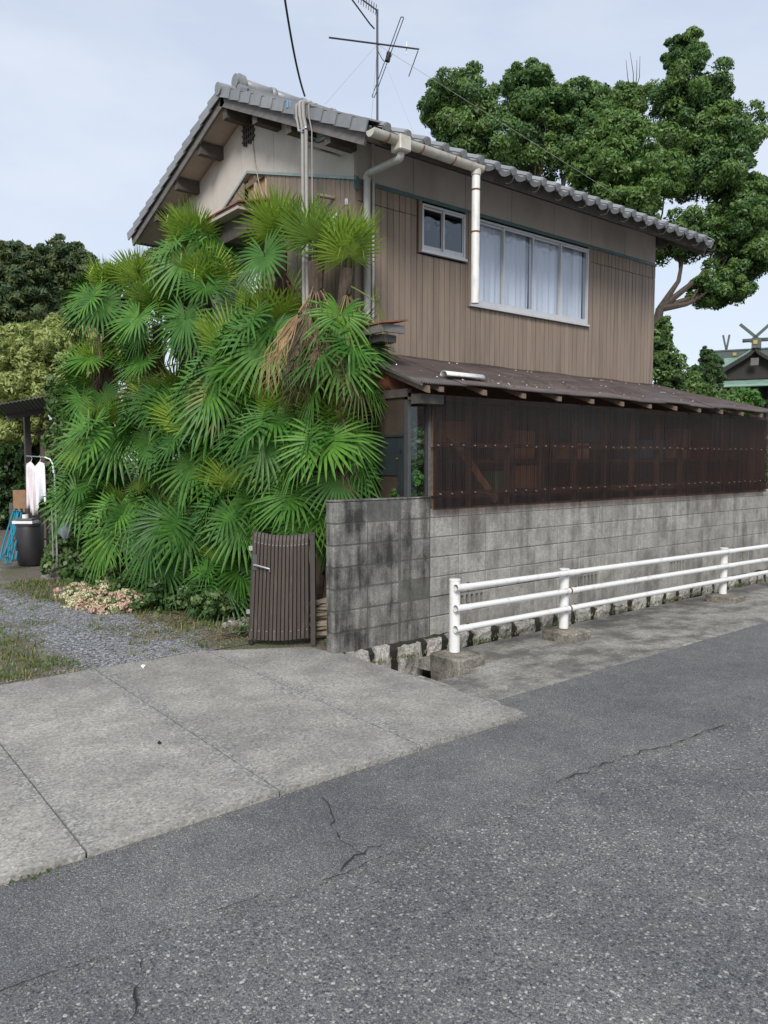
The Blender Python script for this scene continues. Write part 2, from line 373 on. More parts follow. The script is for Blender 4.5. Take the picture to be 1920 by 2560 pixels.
M['camphor_b'] = leaf_mat('camphor_leaf_young', (.095,.18,.045), (.15,.24,.065), .45, .28, False)
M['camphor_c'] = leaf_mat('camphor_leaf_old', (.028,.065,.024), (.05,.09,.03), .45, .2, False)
M['yellow_a'] = leaf_mat('pale_leaf', (.27,.32,.105), (.38,.43,.17), .55, .3, False)
M['yellow_b'] = leaf_mat('pale_leaf_green', (.14,.19,.055), (.22,.27,.09), .55, .3, False)
M['conifer_a'] = leaf_mat('conifer_leaf', (.038,.075,.034), (.07,.11,.042), .6, .15, False)
M['conifer_b'] = leaf_mat('conifer_leaf_olive', (.068,.095,.032), (.10,.125,.045), .6, .15, False)
M['ivy_a'] = leaf_mat('ivy_leaf', (.035,.085,.022), (.065,.13,.035), .4, .2, False)
M['ivy_b'] = leaf_mat('ivy_leaf_light', (.09,.15,.05), (.14,.20,.075), .45, .25, False)
M['shrub_a'] = leaf_mat('shrub_leaf', (.05,.10,.028), (.085,.15,.04), .5, .22, False)
M['pink_a'] = leaf_mat('pink_leaf', (.64,.40,.37), (.74,.55,.50), .6, .3, False)
M['pink_b'] = leaf_mat('cream_leaf', (.62,.56,.42), (.72,.66,.52), .6, .3, False)
M['grass_a'] = leaf_mat('grass_blade', (.08,.135,.03), (.13,.18,.05), .6, .25, False)
M['grass_b'] = leaf_mat('dry_grass_blade', (.22,.19,.10), (.30,.25,.14), .7, .2, False)
M['seedling'] = leaf_mat('weed_leaf', (.06,.17,.04), (.09,.24,.05), .5, .25, False)

def glass_mat(name, tint, refl=.12):
    m, t, b, P, o = new_mat(name)
    tr = node(t, 'ShaderNodeBsdfTransparent'); tr.inputs[0].default_value = (*tint, 1)
    gl = node(t, 'ShaderNodeBsdfGlossy', Roughness=.03); gl.inputs[0].default_value = (.9,.95,1,1)
    fr = node(t, 'ShaderNodeLayerWeight', Blend=.5)
    f = math_(t, 'ADD', math_(t, 'MULTIPLY', math_(t, 'POWER', fr.outputs['Facing'], 4.0), .5), .03+refl*.15)
    ms = t.nodes.new('ShaderNodeMixShader'); t.links.new(f, ms.inputs[0]); t.links.new(tr.outputs[0], ms.inputs[1]); t.links.new(gl.outputs[0], ms.inputs[2]); t.links.new(ms.outputs[0], o.inputs[0])
    return m
M['glass'] = glass_mat('window_glass', (.88,.90,.93)); M['glass_dark'] = glass_mat('grey_glass', (.55,.58,.62), .4)
def sheet_mat():
    m, t, b, P, o = new_mat('brown_translucent_sheet')
    st = noise(t, vmap(t, P, (9,9,.35)), 3.0, 6, .7)
    col = ramp(t, st, [(.35,(.010,.006,.006)), (.62,(.024,.015,.014)), (.80,(.11,.09,.09))])
    t.links.new(col, b.inputs['Base Color']); b.inputs['Roughness'].default_value = .24; b.inputs['Specular IOR Level'].default_value = .6
    tr = node(t, 'ShaderNodeBsdfTransparent'); oi = t.nodes.new('ShaderNodeObjectInfo')
    t.links.new(ramp(t, oi.outputs['Random'], [(0,(.50,.36,.31)), (1,(.74,.57,.50))]), tr.inputs[0])
    ms = node(t, 'ShaderNodeMixShader', Fac=.56); t.links.new(b.outputs[0], ms.inputs[1]); t.links.new(tr.outputs[0], ms.inputs[2]); t.links.new(ms.outputs[0], o.inputs[0])
    return m
M['sheet'] = sheet_mat()
def yard_mat():
    m, t, b, P, o = new_mat('yard_gravel')
    v = node(t, 'ShaderNodeTexVoronoi', Scale=42); t.links.new(P, v.inputs['Vector'])
    sp = t.nodes.new('ShaderNodeSeparateColor'); t.links.new(v.outputs['Color'], sp.inputs[0])
    g = ramp(t, sp.outputs[0], [(0,(.09,.095,.105)), (.5,(.19,.195,.205)), (.85,(.30,.305,.31)), (1,(.48,.48,.47))])
    s = ramp(t, noise(t, P, 14, 6, .7), [(.3,(.075,.062,.045)), (.7,(.17,.145,.10))])
    mo = ramp(t, noise(t, P, 30, 5, .7), [(.3,(.06,.075,.03)), (.7,(.13,.13,.065))])
    sx = t.nodes.new('ShaderNodeSeparateXYZ'); t.links.new(P, sx.inputs[0]); y_ = sx.outputs[1]
    cx = math_(t, 'ADD', math_(t, 'ADD', 3.47, math_(t, 'MULTIPLY', y_, -.16)), math_(t, 'MULTIPLY', math_(t, 'SINE', y_), .3))
    dd = math_(t, 'SUBTRACT', math_(t, 'ABSOLUTE', math_(t, 'SUBTRACT', sx.outputs[0], cx)), math_(t, 'MULTIPLY', math_(t, 'SUBTRACT', y_, 6.5), .08))
    n1 = math_(t, 'ADD', math_(t, 'MULTIPLY', dd, .45), math_(t, 'MULTIPLY', noise(t, P, 1.6, 6, .65), .55)); n2 = noise(t, vmap(t, P, (1,1,1), (7,3,0)), 1.1, 5, .6)
    col = mix(t, g, s, ramp(t, n1, [(.46,(0,)*3), (.62,(.95,)*3)])); col = mix(t, col, mo, ramp(t, n2, [(.52,(0,)*3), (.64,(.85,)*3)]))
    t.links.new(col, b.inputs['Base Color']); b.inputs['Roughness'].default_value = .95
    bump(t, b, math_(t, 'MULTIPLY', v.outputs['Distance'], -1), .8, .02)
    return m
M['yard'] = yard_mat()

# ------------------------------------------------------------------ ground, road, apron, gutter
# ground sheet to the horizon, with a hole for the roadside ditch
mb = MB(); X = [-400, 3.98, 30, 400]; Y = [-400, 3.7, 5.6, 400]; Z0 = -.06
for i in range(3):
    for j in range(3):
        if i == 1 and j == 1: continue
        mb.add([(X[i],Y[j],Z0),(X[i+1],Y[j],Z0),(X[i+1],Y[j+1],Z0),(X[i],Y[j+1],Z0)], [(0,1,2,3)])
struct(mb.build('ground', M['soil'], recalc=False, org=(0,0,0)))
mb = MB()
mb.add([(3.98,3.7,-.62),(30,3.7,-.62),(30,5.6,-.62),(3.98,5.6,-.62)], [(0,1,2,3)])
for a, b_ in (((3.98,3.7),(30,3.7)), ((30,3.7),(30,5.6)), ((30,5.6),(3.98,5.6)), ((3.98,5.6),(3.98,3.7))):
    mb.add([(*a,-.62),(*b_,-.62),(*b_,-.065),(*a,-.065)], [(0,1,2,3)])
struct(mb.build('ditch', M['ditch'], recalc=False, org=(5,4.6,-.3)))
# seam between the two asphalts, wandering along u
def seam(u): return 2.72-.05*u*.9+.035*math.sin(u*2.1)+.02*math.sin(u*5.3+1)+.012*math.sin(u*13)
us = np.concatenate([[-80,-20,-6], np.arange(-3, 12, .12), [14,18,24,40,80,200]])
mb = MB(); mb.grid([[(u, -60, -.034), (u, -8, -.034), (u, 0, -.034), (u, seam(u), -.034)] for u in us])
road = struct(mb.build('road', M['asphalt_old'], recalc=False, org=(0,0,0)))
mb = MB(); mb.grid([[(u, seam(u)-.004, -.0345), (u, seam(u)+.035+.01*math.sin(u*31), -.0315), (u, seam(u)+.12, -.030), (u, 3.1, -.030), (u, 3.428 if u < 4.02 else 3.80, -.030)] for u in sorted(list(us)+[4.019, 4.021])])
struct(mb.build('road_edge_patch', M['asphalt_new'], recalc=False, org=(0,0,0)))
# cracks: narrow ragged ribbons with sandy shoulders
def ribbon(name, pts, w, z, mat, step=.05, jit=.012, kind='structure', sk=.75):
    P = []; rr = np.random.default_rng(len(pts)+int(w*1e5))
    for a, b_ in zip(pts[:-1], pts[1:]):
        a = np.array(a); b_ = np.array(b_); n = max(2, int(np.linalg.norm(b_-a)/step))
        for k in range(n): P.append(a+(b_-a)*k/n+rr.normal(0, jit, 2))
    P.append(np.array(pts[-1])); m_ = MB()
    rows = []
    for i, p in enumerate(P):
        t_ = P[min(i+1, len(P)-1)]-P[max(i-1, 0)]; nn = np.array([-t_[1], t_[0]])/(np.linalg.norm(t_)+1e-9)
        ww = w*(sk+(1.6-sk)*rr.random())*(.35 if i in (0, len(P)-1) else 1)
        rows.append([(*(p-nn*ww/2), z), (*(p+nn*ww/2), z)])
    m_.grid(rows); o = m_.build(name, mat, recalc=False); o['kind'] = kind; return o
for a_, b_ in ((.45,.95),(1.2,1.5),(1.75,2.2),(3.4,3.75)): ribbon('road_crack', [(u, seam(u)+.003) for u in np.arange(a_, b_, .1)], .0045, -.0222, M['crack'], .02, .005, sk=.05)
mb = MB(); n = 0
while n < 1300:
    u = rng.uniform(-.3, 6.5); d = .5+.5*math.sin(u*3.1)*math.sin(u*1.3+1)
    if rng.random() > .25+.75*d: continue
    pebble(mb, (u, seam(u)+rng.normal(-.012,.028), -.0318), .002+.0045*rng.random()**2, rng); n += 1
for k in range(260): pebble(mb, (rng.uniform(-.5,4.0), 3.414+rng.normal(0,.010), -.0285), .002+.004*rng.random(), rng)
o = mb.build('seam_grit', M['crack_sand'], recalc=False); o['kind'] = 'stuff'
ribbon('road_crack', [(2.02,2.66),(2.01,2.85),(2.09,3.0),(2.17,3.14),(2.20,3.27)], .006, -.0225, M['crack'], .03, .007, sk=.1)
ribbon('road_crack', [(1.85,2.62),(1.95,2.66),(2.05,2.69),(2.15,2.67)], .008, -.0219, M['crack'], .03, .008, sk=.1)
ribbon('road_crack', [(.96,2.60),(.93,2.5),(.86,2.42),(.85,2.33),(.80,2.22)], .006, -.0222, M['crack'], .03, .008, sk=.0)
ribbon('road_crack', [(3.3,2.60),(3.9,2.575),(4.4,2.50),(5.0,2.47)], .008, -.0225, M['crack'], .05, .01, sk=.0)

# driveway apron: 1 m wide cast slabs
ap = struct(bpy.data.objects.new('driveway_apron', None)); place(ap, (2,4.8,0))
edges = [-7.05,-6.04,-5.03,-4.02,-3.01,-2.0,-.99,.02,1.03,2.04,3.05,4.03]
for a, b_ in zip(edges[:-1], edges[1:]):
    m_ = MB(); back = 6.42 if b_ < 3.0 else 6.10
    y1a = 6.44 if a < 3 else 6.40; y1b = 6.44 if b_ < 3.9 else 5.93
    g = .0055
    top = [(a+g,3.43,0),(b_-g,3.43,0),(b_-g,y1b,0),(a+g,y1a,0)]
    if b_ > 4: top = [(a+g,3.43,0),(b_,3.43,0),(b_-.03,4.6,0),(b_-.06,5.56,0),(3.90,5.74,0),(3.86,5.93,0),(a+g,y1a,0)]
    m_.prism([(x,y,-.05) for x, y, z in top], (0,0,.05))
    m_.build('slab', M['apron'], ap, org=((a+b_)/2,4.8,0))
m_ = MB(); m_.box((-7.05,3.45,-.055),(3.95,6.3,-.010)); struct(m_.build('slab_joint_filler', M['crack_sand'], ap))

# roadside gutter lids (concrete), falling towards the wall
gs = struct(bpy.data.objects.new('gutter_cover', None)); place(gs, (8,4.6,-.06))
def gz(v): return -.026-.105*max(0, (v-3.8))/1.55
def lid(u0, u1, v0, v1):
    m_ = MB(); g = .006
    m_.add([(u0+g,v0,gz(v0)),(u1-g,v0,gz(v0)),(u1-g,v1,gz(v1)),(u0+g,v1,gz(v1)),
            (u0+g,v0,gz(v0)-.1),(u1-g,v0,gz(v0)-.1),(u1-g,v1,gz(v1)-.1),(u0+g,v1,gz(v1)-.1)],
           [(0,1,2,3),(7,6,5,4),(0,4,5,1),(1,5,6,2),(2,6,7,3),(3,7,4,0)])
    m_.build('gutter_lid', M['strip'], gs)
U_ = [4.09,4.42,5.22,6.3,7.4,8.5,9.6,10.7,11.8,12.9,14.0,15.2,16.4]
for a, b_ in zip(U_[:-1], U_[1:]): lid(a, b_, 3.80, 4.56)
U2 = [4.72,5.12,6.06,7.0,7.95,8.9,9.85,10.8,11.75,12.7,13.65,14.6,15.6,16.6]
for a, b_ in zip(U2[:-1], U2[1:]): lid(a, b_, 4.572, 5.36)
m_ = MB(); m_.box((4.04,3.72,-.3),(4.085,4.60,-.012)); struct(m_.build('ditch_side', M['strip'], gs))

# yard: uneven gravel and soil behind the apron
def yz(u, v): return .004+.02*math.sin(u*1.3+v*.7)*math.sin(v*.9)+.012*math.sin(u*4.1)*math.sin(v*3.7)
mb = MB(); ug = np.linspace(-12, 4.74, 60); vg = np.concatenate([np.linspace(6.40, 12, 45), np.linspace(12.4, 30, 26)])
mb.grid([[(u, v, yz(u, v)*(0 if v < 6.45 else 1)-.004) for v in vg] for u in ug])
struct(mb.build('yard', M['yard'], recalc=False, org=(0,8,0), smooth=True))
mb = MB(); mb.grid([[(u, v, -.009) for v in (5.70,5.95,6.2,6.44)] for u in (2.9,3.4,3.9,4.3,4.75)]); struct(mb.build('yard_edge', M['yard'], recalc=False, org=(3.8,6,0)))
# loose gravel
mb = MB()
n = 0
while n < 6500:
    u = rng.uniform(-1.5, 3.9); v = 6.42+4.6*rng.random()**1.5
    w = math.sin(u*1.7+.6*v)*math.sin(v*1.3-u*.5)
    path = abs(u-(2.35-.16*(v-7)+.3*math.sin(v))) < .55+.1*(v-6.5)
    if not path and rng.random() > .10: continue
    pebble(mb, (u, v, yz(u,v)+.004), .005+.007*rng.random()**2, rng); n += 1
o = mb.build('gravel', M['gravel'], recalc=False, org=(2,8,0)); o['kind'] = 'stuff'
# grass and weeds in tufts
def blades(name, spots, mats, hmax, kind='stuff'):
    mb = MB()
    for (u, v, z, h, k) in spots:
        for q in range(k):
            a = rng.random()*6.28; w = .003+.003*rng.random(); hh = h*(.5+.8*rng.random()); ln = hh*(.2+.9*rng.random())
            bx, by = u+rng.normal(0,.03), v+rng.normal(0,.03); dx, dy = math.cos(a), math.sin(a)
            p0 = (bx-dy*w, by+dx*w, z); p1 = (bx+dy*w, by-dx*w, z); m0 = (bx+dx*ln*.4-dy*w*.8, by+dy*ln*.4+dx*w*.8, z+hh*.7); m1 = (bx+dx*ln*.4+dy*w*.8, by+dy*ln*.4-dx*w*.8, z+hh*.7)
            tp = (bx+dx*ln, by+dy*ln, z+hh*(1 if rng.random()>.3 else .7))
            mb.add([p0,p1,m1,m0,tp], [(0,1,2,3),(3,2,4)], int(rng.random() < .30))
    o = mb.build(name, mats, recalc=False, org=(2,8,0)); o['kind'] = kind; return o
sp = []
while len(sp) < 2600:
    u = rng.uniform(-.5, 3.9); v = rng.uniform(6.43, 11.5)
    path = abs(u-(2.35-.16*(v-7)+.3*math.sin(v))) < .5+.1*(v-6.5)
    dens = .10 if path else .8
    dens *= .35+.65*(math.sin(u*3.3+v)*math.sin(v*2.6-u) > -.2)
    if rng.random() > dens: continue
    sp.append((u, v, yz(u,v)-.004, (.022+.05*rng.random()**2), 7))
blades('grass', sp, [M['grass_a'], M['grass_b']], .1)
sp = [(rng.uniform(.1,1.0)**1.0-.1, 3.425+rng.normal(0,.008), -.03, .02, 5) for k in range(40)]
blades('joint_moss', sp, [M['grass_a'], M['grass_a']], .03)

# ------------------------------------------------------------------ block walls and stone base
BH, BW_ = .2, .4; BASE = -.02
def block_data(w, h, name, c=.006): return MB().cbox((-w/2+.004,-.06,-h/2+.004),(w/2-.004,.06,h/2-.004), c).data(name, M['block'])
blk = block_data(.4, .2, 'block'); blk_d = MB().cbox((-.196,-.06,-.096),(.196,.06,.096), .007).data('block_d', M['block_dark'])
wing = thing('block_wall', (4.5,5.57,0), 'short blackened concrete block wall wing ending beside the brown gate', 'wall')
V0 = 5.565
for r in range(7):
    for k in range(3):
        u = 3.885+.2+.4*k-(.015 if k else 0)
        z = BASE+.1+.2*r
        o = inst('block', blk_d, (u, V0+.062+rng.normal(0,.0012), z), wing)
        o.scale.x = (.385/.4 if k else .395/.4)
MB().box((3.895,V0+.004,BASE),(5.068,V0+.118,1.376)).build('mortar_core', M['mortar_dark'], wing)
MB().cbox((3.88,V0-.004,1.378),(5.065,V0+.126,1.392),.004).build('wall_cap', M['block_dark'], wing)
wall = thing('block_wall', (9,5.57,0), 'long grey concrete block wall with slotted vent blocks under the corrugated sheets', 'wall')
vb = MB(); 
vb.box((-.196,-.06,.07),(.196,.06,.096)); vb.box((-.196,-.06,-.096),(.196,.06,-.07))
for k in range(6):
    x = -.18+.072*k; vb.box((x-.016,-.06,-.0695),(x+.016,.06,.0695))
vbd = vb.data('vent_block', M['block'])
half = MB().cbox((-.196,-.06,-.10),(.196,.06,.10), .006).data('block_low', M['block'])
for k in range(24):
    for r in range(-1, 7):
        u = 5.064+.2+.4*k; z = BASE+.1+.2*r; top = 1.26
        if r == 6:
            o = inst('block', blk, (u, V0+.064, z-.055), wall); o.scale.z = .45; continue
        vent = r == 1 and k in (1, 6, 11, 16, 21)
        o = inst('vent_block' if vent else 'block', vbd if vent else blk, (u, V0+.064+rng.normal(0,.0016), z), wall)
MB().box((5.08,V0+.010,-.2),(14.66,V0+.05,BASE+.2)).box((5.08,V0+.010,BASE+.402),(14.66,V0+.11,1.255)).box((5.08,V0+.09,BASE+.202),(14.66,V0+.11,BASE+.40)).build('mortar_core', M['mortar'], wall)
for k in (1, 6, 11, 16, 21): MB().box((5.064+.4*k+.02,V0+.06,.2),(5.064+.4*k+.38,V0+.075,.36)).build('slot_shade_plate', M['black_bit'], wall)  # black plates added behind the vent slots, standing in for the shade inside
stw = thing('stone_retaining_wall', (9,5.5,-.2), 'low granite stone footing with mossy black gaps under the long block wall', 'wall')
MB().box((4.0,V0+.012,-.6),(14.7,V0+.3,BASE-.205 if False else -.225)).build('wall_core', M['stone_gap'], stw)
mb = MB()
rows = []
for u in np.arange(4.0, 14.7, .07):
    dv = rng.normal(0,.008)
    rows.append([(u, V0-.055+dv+rng.normal(0,.006), z) if z < -.03 else (u, V0+.005, z+rng.normal(0,.006)) for z in (-.58,-.4,-.25,-.18,-.12,-.06,-.005)])
mb.grid(rows); mb.build('gap_mortar', M['stone_gap'], stw, smooth=True, recalc=False)
u = 4.03
while u < 14.5:
    w = rng.uniform(.17,.30); gap = rng.uniform(.06,.13); zb = -.46 if u < 4.7 else -.20+rng.normal(0,.012); zt = -.022+rng.normal(0,.010)
    # rough-faced stone: a jittered grid on the front, closed behind
    nx, nz_ = 6, 5; sh = rng.normal(0,.02); P = []
    for i in range(nx+1):
        row = []
        for j in range(nz_+1):
            a, b_ = i/nx, j/nz_; ed = min(a,1-a,b_,1-b_)
            row.append((u+w*a+sh*(b_-.5)+rng.normal(0,.007), V0-.070-.022*min(1,ed*7)+rng.normal(0,.006)*(ed>0), zb+(zt-zb)*b_+rng.normal(0,.006)))
        P.append(row)
    mb = MB(); mb.grid(P); n_ = mb.n
    ring = [P[i][0] for i in range(nx+1)]+[P[nx][j] for j in range(1,nz_+1)]+[P[i][nz_] for i in range(nx-1,-1,-1)]+[P[0][j] for j in range(nz_-1,0,-1)]
    back = [(p[0], V0+.0, p[2]) for p in ring]; k_ = len(ring)
    mb.add(ring+back, [(i,(i+1)%k_,k_+(i+1)%k_,k_+i) for i in range(k_)])
    mb.build('stone', M['granite'], stw, recalc=True, smooth=False); u += w+gap
sp = [(rng.uniform(5.0,14), V0-.10+rng.normal(0,.02), gz(5.36), .025+.02*rng.random(), 4) for k in range(150)]
sp += [(rng.choice([4.5,6.0,6.9,9.5,11.5,12.6])+rng.normal(0,.25), V0-.10+rng.normal(0,.03), gz(5.36), .03, 6) for k in range(120)]
blades('wall_foot_weeds', sp, [M['grass_a'], M['grass_b']], .05)

# ------------------------------------------------------------------ guard rail
gr = thing('guard_rail', (7,4.9,0), 'white three-pipe steel guard rail on concrete footings along the road', 'guard rail')
PV = 4.90; posts = [(4.76,.0,.685),(6.33,-.005,.635),(9.63,-.02,.605),(12.95,-.03,.59)]
def rail_z(u, k): return .615-.187*k-.012*(u-4.76)*(.9 if k < 2 else .75)
for i, (u, zb, zt) in enumerate(posts):
    mb = MB(); mb.tube([(u,PV,zb-.05),(u,PV,zt-.012)], .049, 20); mb.build('post', M['white_paint'], gr, smooth=True)
    mb = MB(); mb.tube([(u,PV,zb),(u,PV,zb+.018)], .0497, 20, caps=False); mb.build('rusty_foot', M['rust'], gr, smooth=True)
    mb = MB(); mb.tube([(u,PV,zt-.014),(u,PV,zt-.004),(u,PV,zt)], [.0525,.0525,.047], 20); mb.build('post_cap', M['white_paint'], gr, smooth=True)
    fu0, fu1 = u-.19, u+.17; fv0, fv1 = PV-.24, PV+.13
    mb = MB(); mb.cbox((fu0,fv0,-.25),(fu1,fv1,zb+.012),.014, jit=.005); mb.build('footing', M['footing'], gr)
    for k in range(3):
        z = rail_z(u, k)
        mb = MB(); mb.tube([(u-.055,PV-.068,z),(u+.135,PV-.068,z-.003)], .0325, 16, caps=False)
        mb.build('sleeve', M['white_paint'], gr, smooth=True)
        mb = MB(); mb.obox((u+.10,PV-.068,z+.034),(.016,0,0),(0,.006,0),(0,0,.006)); mb.tube([(u+.1,PV-.068,z-.04),(u+.1,PV-.068,z-.030)],.008,6); mb.build('bolt', M['rust'], gr)
        if i == 1 and k > 0:
            mb = MB(); mb.tube([(u-.006,PV-.068,z),(u+.016,PV-.068,z)], .0338, 14, caps=False); mb.build('rust_ring', M['rust'], gr, smooth=True)
for i in range(3):
    for k in range(3):
        a, b_ = posts[i][0], posts[i+1][0]
        mb = MB(); mb.tube([(a-.045 if i == 0 else a+.01,PV-.068,rail_z(a,k)),(b_-.005,PV-.068,rail_z(b_,k))], .0285, 16, caps=False)
        mb.tube([(a-.045 if i == 0 else a+.01,PV-.068,rail_z(a,k)),((a+.01 if i == 0 else a+.05),PV-.068,rail_z(a,k))], .0235, 16, caps=False)
        mb.build('rail', M['white_paint'], gr, smooth=True)

# ------------------------------------------------------------------ the house
HU0, HU1, HV0, HV1 = 4.76, 10.26, 6.40, 10.73
RV, RZ = 8.57, 6.02                 # ridge line of the wall top
SLS = {-1: .468, 1: .340}           # pitch of the road slope and of the back slope
def soff(v): return RZ-SLS[-1 if v < RV else 1]*abs(v-RV)
def fl(v): return 4.635+(v-6.40)*.31 if v < 8.6 else 5.317-(v-8.6)*.44
house = thing('house', (7.5,8.5,0), 'two-storey house with brown board siding and grey tiled gable roof', 'house')
# core
mb = MB(); mb.prism([(HU0+.06,HV0+.06,0),(HU0+.06,HV1,0),(HU0+.06,HV1,soff(HV1)-.02),(HU0+.06,RV,RZ-.03),(HU0+.06,HV0+.06,soff(HV0)-.05)], (.02,0,0))
mb.build('gable_core', M['backing'], house)
def wall_sheet(name, holes, u0, u1, z0, z1, v, mat, th=.02):
    us_ = sorted({u0,u1,*[h[0] for h in holes],*[h[1] for h in holes]}); zs = sorted({z0,z1,*[h[2] for h in holes],*[h[3] for h in holes]})
    mb = MB()
    for a, b_ in zip(us_[:-1], us_[1:]):
        for c, d in zip(zs[:-1], zs[1:]):
            if any(h[0] <= (a+b_)/2 <= h[1] and h[2] <= (c+d)/2 <= h[3] for h in holes): continue
            mb.box((a,v,c),(b_,v+th,d))
    return mb.build(name, mat, house)
SW = (5.655, 6.315, 4.045, 4.545); BWn = (6.415, 8.625, 3.555, 4.545)
wall_sheet('front_core', [SW, BWn], HU0+.08, HU1-.02, 0, soff(HV0)-.04, HV0+.03, M['backing'])
mb = MB(); mb.prism([(HU1-.02,HV0+.02,0),(HU1-.02,HV1,0),(HU1-.02,HV1,soff(HV1)),(HU1-.02,RV,RZ),(HU1-.02,HV0+.02,soff(HV0))], (.02,0,0)); mb.build('side_wall', M['plaster'], house)
MB().box((HU0+.08,HV1-.02,0),(HU1-.02,HV1,soff(HV1))).build('back_wall', M['plaster'], house)
MB().box((HU0+.1,HV0+1.6,2.9),(HU1-.05,HV0+1.62,5.2)).box((HU0+.1,HV0+.06,2.9),(HU1-.05,HV0+1.6,2.92)).build('room_partition', M['room'], house)
# front plaster panels
pe = [4.762,5.55,6.34,7.13,7.93,8.71,9.48,10.262]
for a, b_ in zip(pe[:-1], pe[1:]):
    MB().cbox((a+.003,HV0-.004,4.60),(b_-.003,HV0+.028,soff(HV0)+.0),.003).build('plaster_panel', M['plaster'], house)
# gable plaster panels
ge = [6.40,7.19,7.98,8.77,9.56,10.35,10.73]
VENT = (8.42,8.70,5.63,5.94)
for a, b_ in zip(ge[:-1], ge[1:]):
    a2, b2 = a+.003, b_-.003
    ks = [a2]+[k for k in (RV, 8.6) if a2 < k < b2]+[b2]
    poly = [(HU0-.006,k,fl(k)-.02) for k in ks]+[(HU0-.006,k,soff(k)) for k in ks[::-1]]
    MB().prism(poly, (.06,0,0)).build('plaster_panel', M['plaster'], house)
# vent grille on the gable
vg_ = MB(); vg_.box((HU0-.010,VENT[0]+.02,VENT[2]+.02),(HU0-.0065,VENT[1]-.02,VENT[3]-.02)); vo_ = vg_.build('vent_grille', M['black_bit'], house)
for k in range(5):
    y = VENT[0]+.03+.055*k
    MB().box((HU0-.03,y-.011,VENT[2]-.005-.02*(k%2)),(HU0-.0105,y+.011,VENT[3]+.005+.02*((k+1)%2))).build('grille_bar', M['gate_dark'], vo_)
for k in range(4):
    z = VENT[2]+.045+.072*k
    MB().box((HU0-.028,VENT[0]-.012,z-.011),(HU0-.012,VENT[1]+.012,z+.011)).build('grille_bar', M['gate_dark'], vo_)
# flashings
MB().box((HU0-.02,HV0-.028,4.572),(HU1+.005,HV0-.005,4.612)).build('flashing', M['flash'], house)
mb = MB()
for a, b_ in ((6.36,8.6),(8.6,10.73)):
    mb.prism([(HU0-.024,a,fl(a)-.035),(HU0-.024,b_,fl(b_)-.035),(HU0-.024,b_,fl(b_)-.002),(HU0-.024,a,fl(a)-.002)], (.016,0,0))
mb.build('gable_flashing', M['flash_pale'], house)
MB().box((HU0-.03,HV0-.032,4.50),(HU0+.03,HV0-.029,4.63)).build('flashing_corner', M['flash'], house)
# siding boards
unit = MB().cbox((-.5,-.5,-.5),(.5,.5,.5),.0).data('siding_board', M['board']); 
def board_front(u0, u1, z0, z1):
    w = u1-u0; o = inst('siding_board', unit, ((u0+u1)/2, HV0-.001+rng.normal(0,.0012), (z0+z1)/2), house)
    o.scale = (w-.008, .022, z1-z0); return o
nb = 66; bw = (HU1-HU0)/nb
for k in range(nb):
    a, b_ = HU0+k*bw, HU0+(k+1)*bw; c = (a+b_)/2
    segs = [(2.72,4.572)]
    if SW[0]-.03 < c < SW[1]+.02: segs = [(2.72, SW[2]-.045)]
    elif BWn[0]-.02 < c < BWn[1]+.02: segs = [(2.72, BWn[2]-.03)]
    elif c < SW[0] or c > BWn[1]: segs = [(2.72,4.395),(4.402,4.572)]
    for z0, z1 in segs: board_front(a, b_, z0, z1)
GW = (8.30,9.75,3.30,4.55); HOLE = (8.12,8.69,4.80)
nb = 52; bw = (HV1-HV0)/nb
for k in range(nb):
    a, b_ = HV0+k*bw, HV0+(k+1)*bw; c = (a+b_)/2
    segs = [(0.0, fl(c)-.03)]
    if GW[0] < c < GW[1]: segs = [(0.0, GW[2]), (4.86, fl(c)-.03)]
    if HOLE[0] < c < HOLE[1]: segs = [(0.0, GW[2] if c > GW[0] else 4.75)]
    for z0, z1 in segs:
        if z1-z0 < .03: continue
        o = inst('siding_board', unit, (HU0+.008+rng.normal(0,.0015), c, (z0+z1)/2), house); o.scale = (.022, bw-.006, z1-z0)
MB().box((HU0-.006,HV0-.014,0),(HU0+.03,HV0+.02,4.57)).build('corner_trim', M['board'], house)
# torn-open part of the gable: plywood, studs and ragged top board
MB().box((HU0+.045,HOLE[0],HOLE[2]-.1),(HU0+.058,HOLE[1],5.3)).build('bare_plywood', M['ply'], house)
for y, w in ((8.20,.02),(8.46,.03)):
    MB().box((HU0+.01,y-w,4.7),(HU0+.044,y+w,5.22)).build('stud', M['wood_light'], house)
MB().obox((HU0+.02,8.43,5.17),(.012,0,0),(0,.27,-.02),(0,.002,.03)).build('torn_lath', M['wood'], house)
MB().tube([(HU0-.012,8.46,5.62),(HU0-.02,8.40,5.35),(HU0-.05,8.25,5.05),(HU0-.03,8.2,4.9)], .006, 6).build('loose_cord', M['plank'], house)
# gable window under its metal canopy
gw = MB(); 
for a, b_ in (((8.30,3.30),(9.75,3.36)), ((8.30,4.49),(9.75,4.55)), ((8.30,3.36),(8.36,4.49)), ((9.69,3.36),(9.75,4.49)), ((9.0,3.36),(9.05,4.49))):
    gw.box((HU0-.03,a[0],a[1]),(HU0+.03,b_[0],b_[1]))
gwo = gw.build('gable_window', M['alu'], house)
MB().box((HU0+.012,8.36,3.36),(HU0+.016,9.0,4.49)).build('pane', M['curtain'], gwo); MB().box((HU0+.012,9.05,3.36),(HU0+.016,9.69,4.49)).build('pane', M['curtain'], gwo)
can = MB(); cz = 4.70
can.prism([(4.30,8.02,cz),(4.30,9.95,cz),(HU0-.01,9.95,cz+.12),(HU0-.01,8.02,cz+.12)], (0,0,.018)); cano = can.build('window_canopy', M['rust_red'], house)
MB().box((4.315,8.05,cz-.06),(HU0-.012,9.92,cz-.025)).build('canopy_soffit', M['soffit'], cano)
